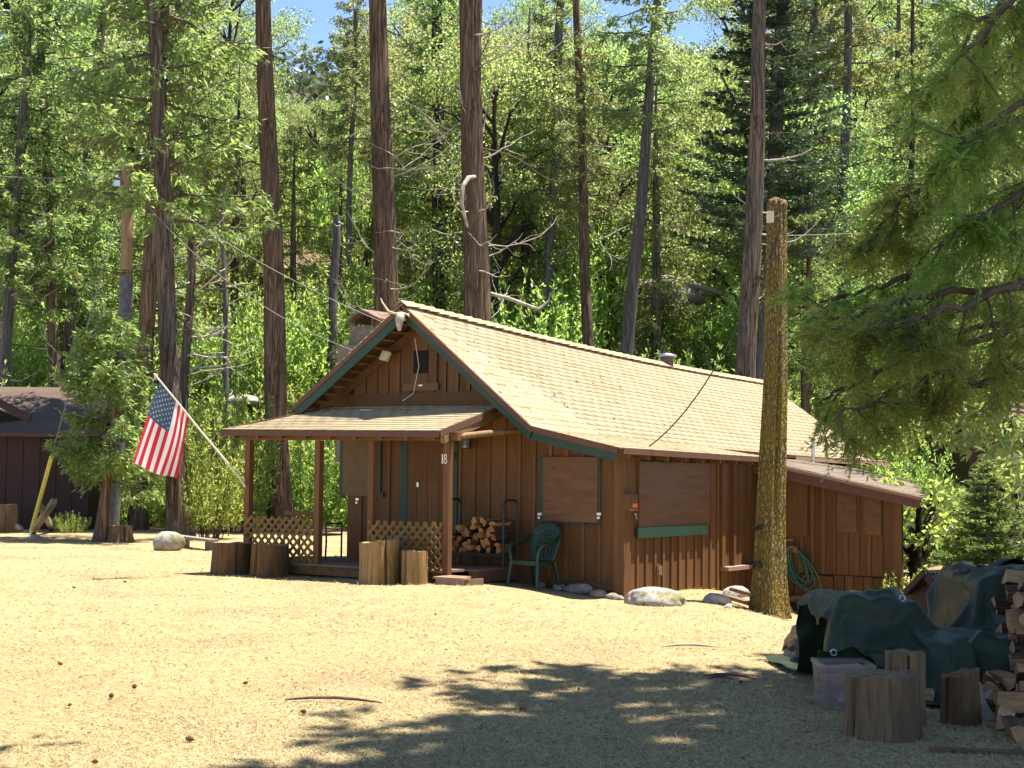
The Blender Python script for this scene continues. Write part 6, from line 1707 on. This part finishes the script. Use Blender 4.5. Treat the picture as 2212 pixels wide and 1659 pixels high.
# what the tarp lies on: stacked logs at its edges
GR = 'split pale logs of the woodpile at the right edge'
LR = 'split pale log in the loose woodpile right of the tarp'
for r_ in range(7):
    zz_ = .30 + .115 * r_
    for yy_ in (11.45, 11.72, 12.0, 12.3):
        x_ = 3.72 + .02 * r_ + OR.uniform(-.05, .05) + (.05 if yy_ > 11.9 else 0)
        for k in range(2):
            put_log(LOGP[OR.randint(7)], Vector((x_ + .22, yy_ + OR.uniform(-.03, .03), zz_ + OR.uniform(-.012, .012))), (OR.uniform(0, 6.28), OR.uniform(-.10, .16), OR.uniform(-.28, .22)), LR, GR, OR.uniform(.95, 1.2)); x_ += .44
for px, py, y, rot, sc, me, lab in ((2212, 1500, 10.6, (0.3, 0, .1), 1.0, LOGP[1], 'pale sawn block with a bright end at the right edge'), (2172, 1575, 10.4, (.4, 0, 1.2), 1.0, LOGP[3], 'brown split log lying on the ground right of the splintered stump'),
                                    (2150, 1530, 10.9, (1.2, .1, .2), .9, LOGP[2], 'short split log lying behind the splintered stump'), (2208, 1600, 9.9, (2.0, 0, 1.4), 1.1, LOGP[5], 'dark split log nearest the bottom right corner'),
                                    (2190, 1540, 10.8, (.2, .1, .9), 1.0, LOGP[0], 'split log with grey bark between the block and the ground logs')):
    p = at(px, py, y); p.z = max(p.z, G(p.x, p.y) + .05); put_log(me, p, rot, lab, None, sc)
for i in range(26):                            # dark stacked logs under the tarp's hem
    px = OR.uniform(1985, 2170); y = OR.uniform(11.35, 11.8); p = at(px, OR.uniform(1462, 1540), y); p.z = max(p.z, G(p.x, p.y) + .05)
    put_log(LOGP[OR.randint(7)], p, (OR.uniform(0, 6.28), OR.uniform(-.2, .2), R(80) + OR.uniform(-.4, .4)), 'split log in the shadow under the hem of the tarp', 'split logs stacked under the tarp')
# clear bin under the tarp's left front
bx0, bx1 = at(1782, 1440, 11.1), at(1880, 1450, 11.1); gz = G(bx0.x, 11.1)
bi = thing('storage_bin', 'clear plastic storage bin of kindling under the tarp edge', 'bin', ((bx0.x + bx1.x) / 2, 11.25, gz))
o_ = Matrix.Translation(-bi.location); hw = (bx1.x - bx0.x) / 2 + .02; hz_ = at(1790, 1438, 11.1).z - gz; n4 = [(-hw, -.22), (hw, -.22), (hw, .22), (-hw, .22)]
b = MB(); vs = [(x * .9, y * .9, .01) for x, y in n4] + [(x, y, hz_) for x, y in n4]; b.add(vs, [(0, 3, 2, 1), (0, 1, 5, 4), (1, 2, 6, 5), (2, 3, 7, 6), (3, 0, 4, 7)]); o = b.build('tub', M['bin'], bi); md = o.modifiers.new('t', 'SOLIDIFY'); md.thickness = .004
b = MB()
for (x, y), (x2, y2) in zip(n4, n4[1:] + n4[:1]): b.bar((x, y, hz_), (x2, y2, hz_), .022, .03)
b.build('rim', M['bin'], bi)
for i in range(9):
    me = bpy.data.objects.new('kindling_stick', unit_cube(M['splitpale'])); link(me); me.location = bi.location + Vector((OR.uniform(-hw * .4, hw * .4), OR.uniform(-.12, .12), .05 + hz_ * .8 * i / 9)); me.scale = (hw * 1.35, .05, .035); me.rotation_euler = (OR.uniform(-.3, .3), OR.uniform(-.35, .35), OR.uniform(-.3, .3))
    tag(me, 'stick of kindling inside the clear storage bin', 'kindling', 'kindling sticks in the clear bin')
# weathered slabs left of the tarp
def slab(label, a, c, w, seed, lean):
    rg = np.random.RandomState(seed); b = MB(); A1, A2 = Vector(a), Vector(c); n = 10
    d = (A2 - A1).normalized(); x = d.cross(Vector((0, 1, .2))).normalized(); y = d.cross(x); sn = SN(seed)
    vs = []
    for k in range(n + 1):
        p = A1.lerp(A2, k / n); ww = w * (.75 + .3 * math.sin(k * .9 + seed) * .4 + rg.uniform(-.08, .08))
        for j in range(9):
            a_ = 2 * math.pi * j / 9; r_ = 1 + .25 * math.sin(j * 2.3 + k * .5 + seed) + rg.uniform(-.12, .12); vs.append(p + x * math.cos(a_) * ww * r_ + y * math.sin(a_) * ww * .55 * r_)
    b.add(vs, [(k * 9 + j, k * 9 + (j + 1) % 9, (k + 1) * 9 + (j + 1) % 9, (k + 1) * 9 + j) for k in range(n) for j in range(9)], 0, False); b.add(vs[:9], [tuple(range(9))[::-1]]); b.add(vs[-9:], [tuple(range(9))])
    return tag(b.build('bark_slab', M['greywood']), label, 'bark slab')
g_ = lambda px, py, d=0: onground(px, py) + Vector((0, 0, d))
slab('tallest silvery bark slab leaning on the left of the tarp', g_(1722, 1428), at(1748, 1340, 13.6), .085, 3, 0)
slab('slanting brown-grey bark slab left of the tallest slab', g_(1702, 1415), at(1738, 1372, 13.9), .07, 4, 0)
slab('short dark bark slab leftmost in the heap by the tarp', g_(1697, 1398), at(1722, 1358, 14.3), .06, 5, 0)
slab('dark bark slab between the tallest slab and the tarp', g_(1745, 1415), at(1766, 1338, 13.7), .07, 6, 0)
slab('pale bark slab lying flat in front of the heap by the tarp', g_(1700, 1424, .03), g_(1738, 1432, .06), .06, 7, 0)
# splinter on the dark stump, chips and sticks
slab('pale splintered slab leaning on the dark brown stump', g_(2140, 1560), at(2085, 1455, 10.9), .06, 8, 0)
slab('silvery slab lying behind the dark brown stump', g_(2110, 1545, .04), g_(2160, 1515, .15), .055, 9, 0)
for px, py, L, a, lab in ((1490, 1402, .55, .05, 'thin grey stick lying on the sunlit grass'), (1575, 1468, .42, -.35, 'curved dark stick at the edge of the tree shade'), (1555, 1472, .2, -.1, 'short piece of stick beside the curved dark stick'), (1180, 1520, .1, 0, None), (720, 1520, .7, -.12, 'long thin twig lying in the foreground grass')):
    if not lab: continue
    p = onground(px, py); b = MB(); b.tube([(p.x + L * (t - .5) * math.cos(a), p.y + L * (t - .5) * math.sin(a) + .03 * math.sin(t * 4), G(p.x, p.y) + .02 + .02 * math.sin(t * 3.1)) for t in (0, .25, .5, .75, 1)], [.006, .011, .012, .01, .005], 6)
    tag(b.build('stick', M['deadtwig' if 'grey' in lab or 'pale' in lab else 'brownbranch']), lab, 'stick')
p = onground(1968, 1545); rock('pale chip of wood between the bin and the chopping block', at(1822, 1508, 11.2), .05, .04, .06, 'palerock', 61, 0, 'wood_chip', sub=2, cat='wood chip')
b = MB(); p = onground(1990, 1640); b.box((-.3, -.05, 0), (.35, .05, .025), 0, Matrix.Translation(onground(2120, 1628)) @ Matrix.Rotation(R(-8), 4, 'Z')); tag(b.build('plank', M['stumpdark']), 'dark plank flat on the ground before the splintered stump', 'plank')
# cones
cn = MB()
for k in range(7):
    z = -.045 + .09 * k / 6; r_ = .022 * math.sin(math.pi * (.15 + .8 * k / 6)) + .004
    for j in range(7):
        a = j * .9 + k * .45; cn.tube([(r_ * .4 * math.cos(a), r_ * .4 * math.sin(a), z), (r_ * 1.25 * math.cos(a), r_ * 1.25 * math.sin(a), z + .012)], [.010, .003], 4)
cme = cn.mesh('pine_cone', wood('reddish_pine_cone', (.17, .075, .03), .6, 1.3, (60, 60, 60), .8, 'obj', .5))
for px, py in ((130, 1440), (205, 1655), (240, 1510), (290, 1490), (530, 1482), (655, 1545), (410, 1605), (1130, 1540), (270, 1260), (160, 1273), (490, 1248), (940, 1332), (1250, 1495), (1600, 1480), (150, 1530)):
    p = onground(px, py); o = bpy.data.objects.new('pine_cone', cme); link(o); o.location = p + Vector((0, 0, .025)); o.rotation_euler = (R(85), OR.uniform(-.3, .3), OR.uniform(0, 6.28)); s_ = OR.uniform(.35, .62); o.scale = (s_,) * 3
    tag(o, 'small reddish brown cone lying on the dry grass', 'pine cone', 'cones scattered on the dry grass')

# --- saplings
sp = at(215, 1180, 34.5); sp.z = G(sp.x, sp.y)
sap = thing('young_cedar', 'young cedar with a slim red trunk and spreading low crown by the utility pole', 'tree', sp)
child('trunk', trunk_mesh('trunk', [(0, 0, -.1), (.12, 0, 1.2), (.28, 0, 3.0), (.30, 0, 5.0)], [.15, .11, .08, .02], M['redbark'], 71, 14, .3, .05, .35), sap)
cm, cb = cedar_crown('crown', 1.35, 5.2, 1.75, 34, M['cedarleaf'], 72, .15, .045, droop=.5, dens=1.3, twigs=15, hang=.6)
child('crown', cm, sap, (.1, 0, 0)); child('limbs', cb, sap, (.1, 0, 0))
yp = at(2135, 1250, 24.5); yp.z = G(yp.x, yp.y)
yf = thing('young_fir', 'bright young fir with layered boughs below the right cabin', 'tree', yp); yf.scale = (.85, .85, .78)
child('trunk', trunk_mesh('trunk', [(0, 0, -.1), (0, 0, 2), (0, 0, 3.6)], [.07, .05, .01], M['greybark'], 73, 10, .4), yf); child('crown', YFIR[0], yf); child('limbs', YFIR[1], yf)
sg = thing('shrub', 'loose leafy shrub with bright leaves right of the rear addition', 'shrub', (at(1985, 1200, 27).x, 27, G(at(1985, 1200, 27).x, 27)))
cm, cb = oak_crown('foliage', 2.4, 1.0, M['shrubleaf'], 81, .11, 34, 55, .05); child('foliage', cm, sg); child('stems', cb, sg)
sg2 = thing('shrub', 'low bright bush between the rear addition and the small hut', 'shrub', (at(1975, 1240, 25).x, 25, G(at(1975, 1240, 25).x, 25)))
child('foliage', SHR[1][0], sg2).scale = (.5, .5, .55); child('stems', SHR[1][1], sg2).scale = (.5, .5, .55)
sg3 = thing('shrub', 'bright yellow-green leafy bush at the right edge below the young fir', 'shrub', (at(2205, 1150, 25.5).x, 25.5, G(at(2205, 1150, 25.5).x, 25.5)))
cm, cb = oak_crown('foliage', 2.6, 1.2, M['shrubleaf'], 82, .10, 40, 80, .05); child('foliage', cm, sg3); child('stems', cb, sg3)
b = MB(); p = at(2143, 1200, 25); b.tube([(p.x, p.y, G(p.x, p.y)), (p.x, p.y, p.z + .45)], .033, 8); tag(b.build('fence_post', M['deckwood']), 'single weathered post in front of the young fir', 'post')
# ------------------------------------------------------------------ dry grass, litter and brush
def straw():
    rg = np.random.RandomState(3); n = 520000
    # even over the picture: nearer ground gets more blades per square metre
    y = 1 / rg.uniform(1 / 33.0, 1 / 7.2, n); x = rg.uniform(-.37, .37, n) * y
    P = np.stack([x, y, 0 * x], -1); k = rg.uniform(-1.6, 1.6, n) < SN(41)(P, 1.1) + .7
    q = (np.linalg.inv(np.array(HM)) @ np.stack([x, y, 0 * x, 0 * x + 1], 0))
    k &= ~((q[0] > -5.3) & (q[0] < .05) & (q[1] > -1.7) & (q[1] < 14)); k &= ~((q[0] > 0) & (q[0] < 2.5) & (q[1] > 4.8))
    x, y = x[k], y[k]; n = len(x); z = ground(x, y)
    L = rg.uniform(.025, .085, n) * (.5 + y / 24); W = rg.uniform(.0008, .0018, n) * (.45 + y / 13)
    az = rg.uniform(0, 6.283, n); el = np.abs(rg.normal(0, .22, n)) + .02; tall = rg.rand(n) < .02; el[tall] += rg.uniform(.3, .9, tall.sum())
    D = np.stack([np.cos(az) * np.cos(el), np.sin(az) * np.cos(el), np.sin(el)], -1)
    Sd = np.stack([-np.sin(az), np.cos(az), rg.normal(0, .3, n)], -1); B = np.stack([x, y, z + .004], -1)
    V = np.stack([B - Sd * W[:, None], B + Sd * W[:, None], B + D * L[:, None]], 1).reshape(-1, 3)
    me = big_mesh('dry_grass', V, np.arange(len(V)).reshape(-1, 3), M['straw'])
    o = bpy.data.objects.new('dry_grass', me); link(o); tag(o, 'flattened dry straw-coloured grass covering the clearing', 'grass', kind='stuff')
straw()
def litter():
    rg = np.random.RandomState(5); n = 15000; y = 1 / rg.uniform(1 / 30.0, 1 / 7.2, n); x = rg.uniform(-.37, .37, n) * y
    az = rg.uniform(0, 6.28, n); D = np.stack([np.cos(az), np.sin(az), rg.uniform(0, .3, n)], -1); P = np.stack([x, y, ground(x, y) + .008], -1)
    V = leaf_quads(P, D, rg.uniform(.012, .04, n) * (.5 + y / 20), rg.uniform(.003, .010, n) * (.6 + y / 20), rg, side=np.array([0, 0, 1.0]))
    o = bpy.data.objects.new('leaf_litter', quad_mesh('leaf_litter', V, straw_mat('litter_bits', [(0, (.05, .03, .018)), (.5, (.12, .06, .03)), (1, (.28, .13, .05))]))); link(o); tag(o, 'brown needle and leaf litter strewn over the dry grass', 'leaf litter', kind='stuff')
litter()
def brush():
    rg = np.random.RandomState(6); m = 12000; y = 1 / rg.uniform(1 / 125.0, 1 / 43.5, m); x = rg.uniform(-.40, .40, m) * y
    k = SN(55)(np.stack([x, y, 0 * x], -1), .25) + rg.uniform(-.5, .5, m) > -.25; x, y = x[k], y[k]
    PP, DD, LL = [], [], []
    for xx, yy in zip(x, y):
        c = 20; h = rg.uniform(.25, .9); zz = G(xx, yy); a = rg.uniform(0, 6.28, c); r = rg.uniform(0, .55, c)
        PP.append(np.stack([xx + r * np.cos(a), yy + r * np.sin(a), zz + h * rg.uniform(0, 1, c)], -1)); DD.append(np.stack([np.cos(a), np.sin(a), rg.uniform(-.2, 1.0, c)], -1)); LL.append(rg.uniform(.12, .3, c))
    P = np.concatenate(PP); V = leaf_quads(P, np.concatenate(DD), np.concatenate(LL), np.concatenate(LL) * .42, rg)
    o = bpy.data.objects.new('undergrowth', quad_mesh('undergrowth', V, M['shrubleaf'])); link(o); tag(o, 'low green undergrowth covering the slope under the trees', 'undergrowth', kind='stuff')
brush()
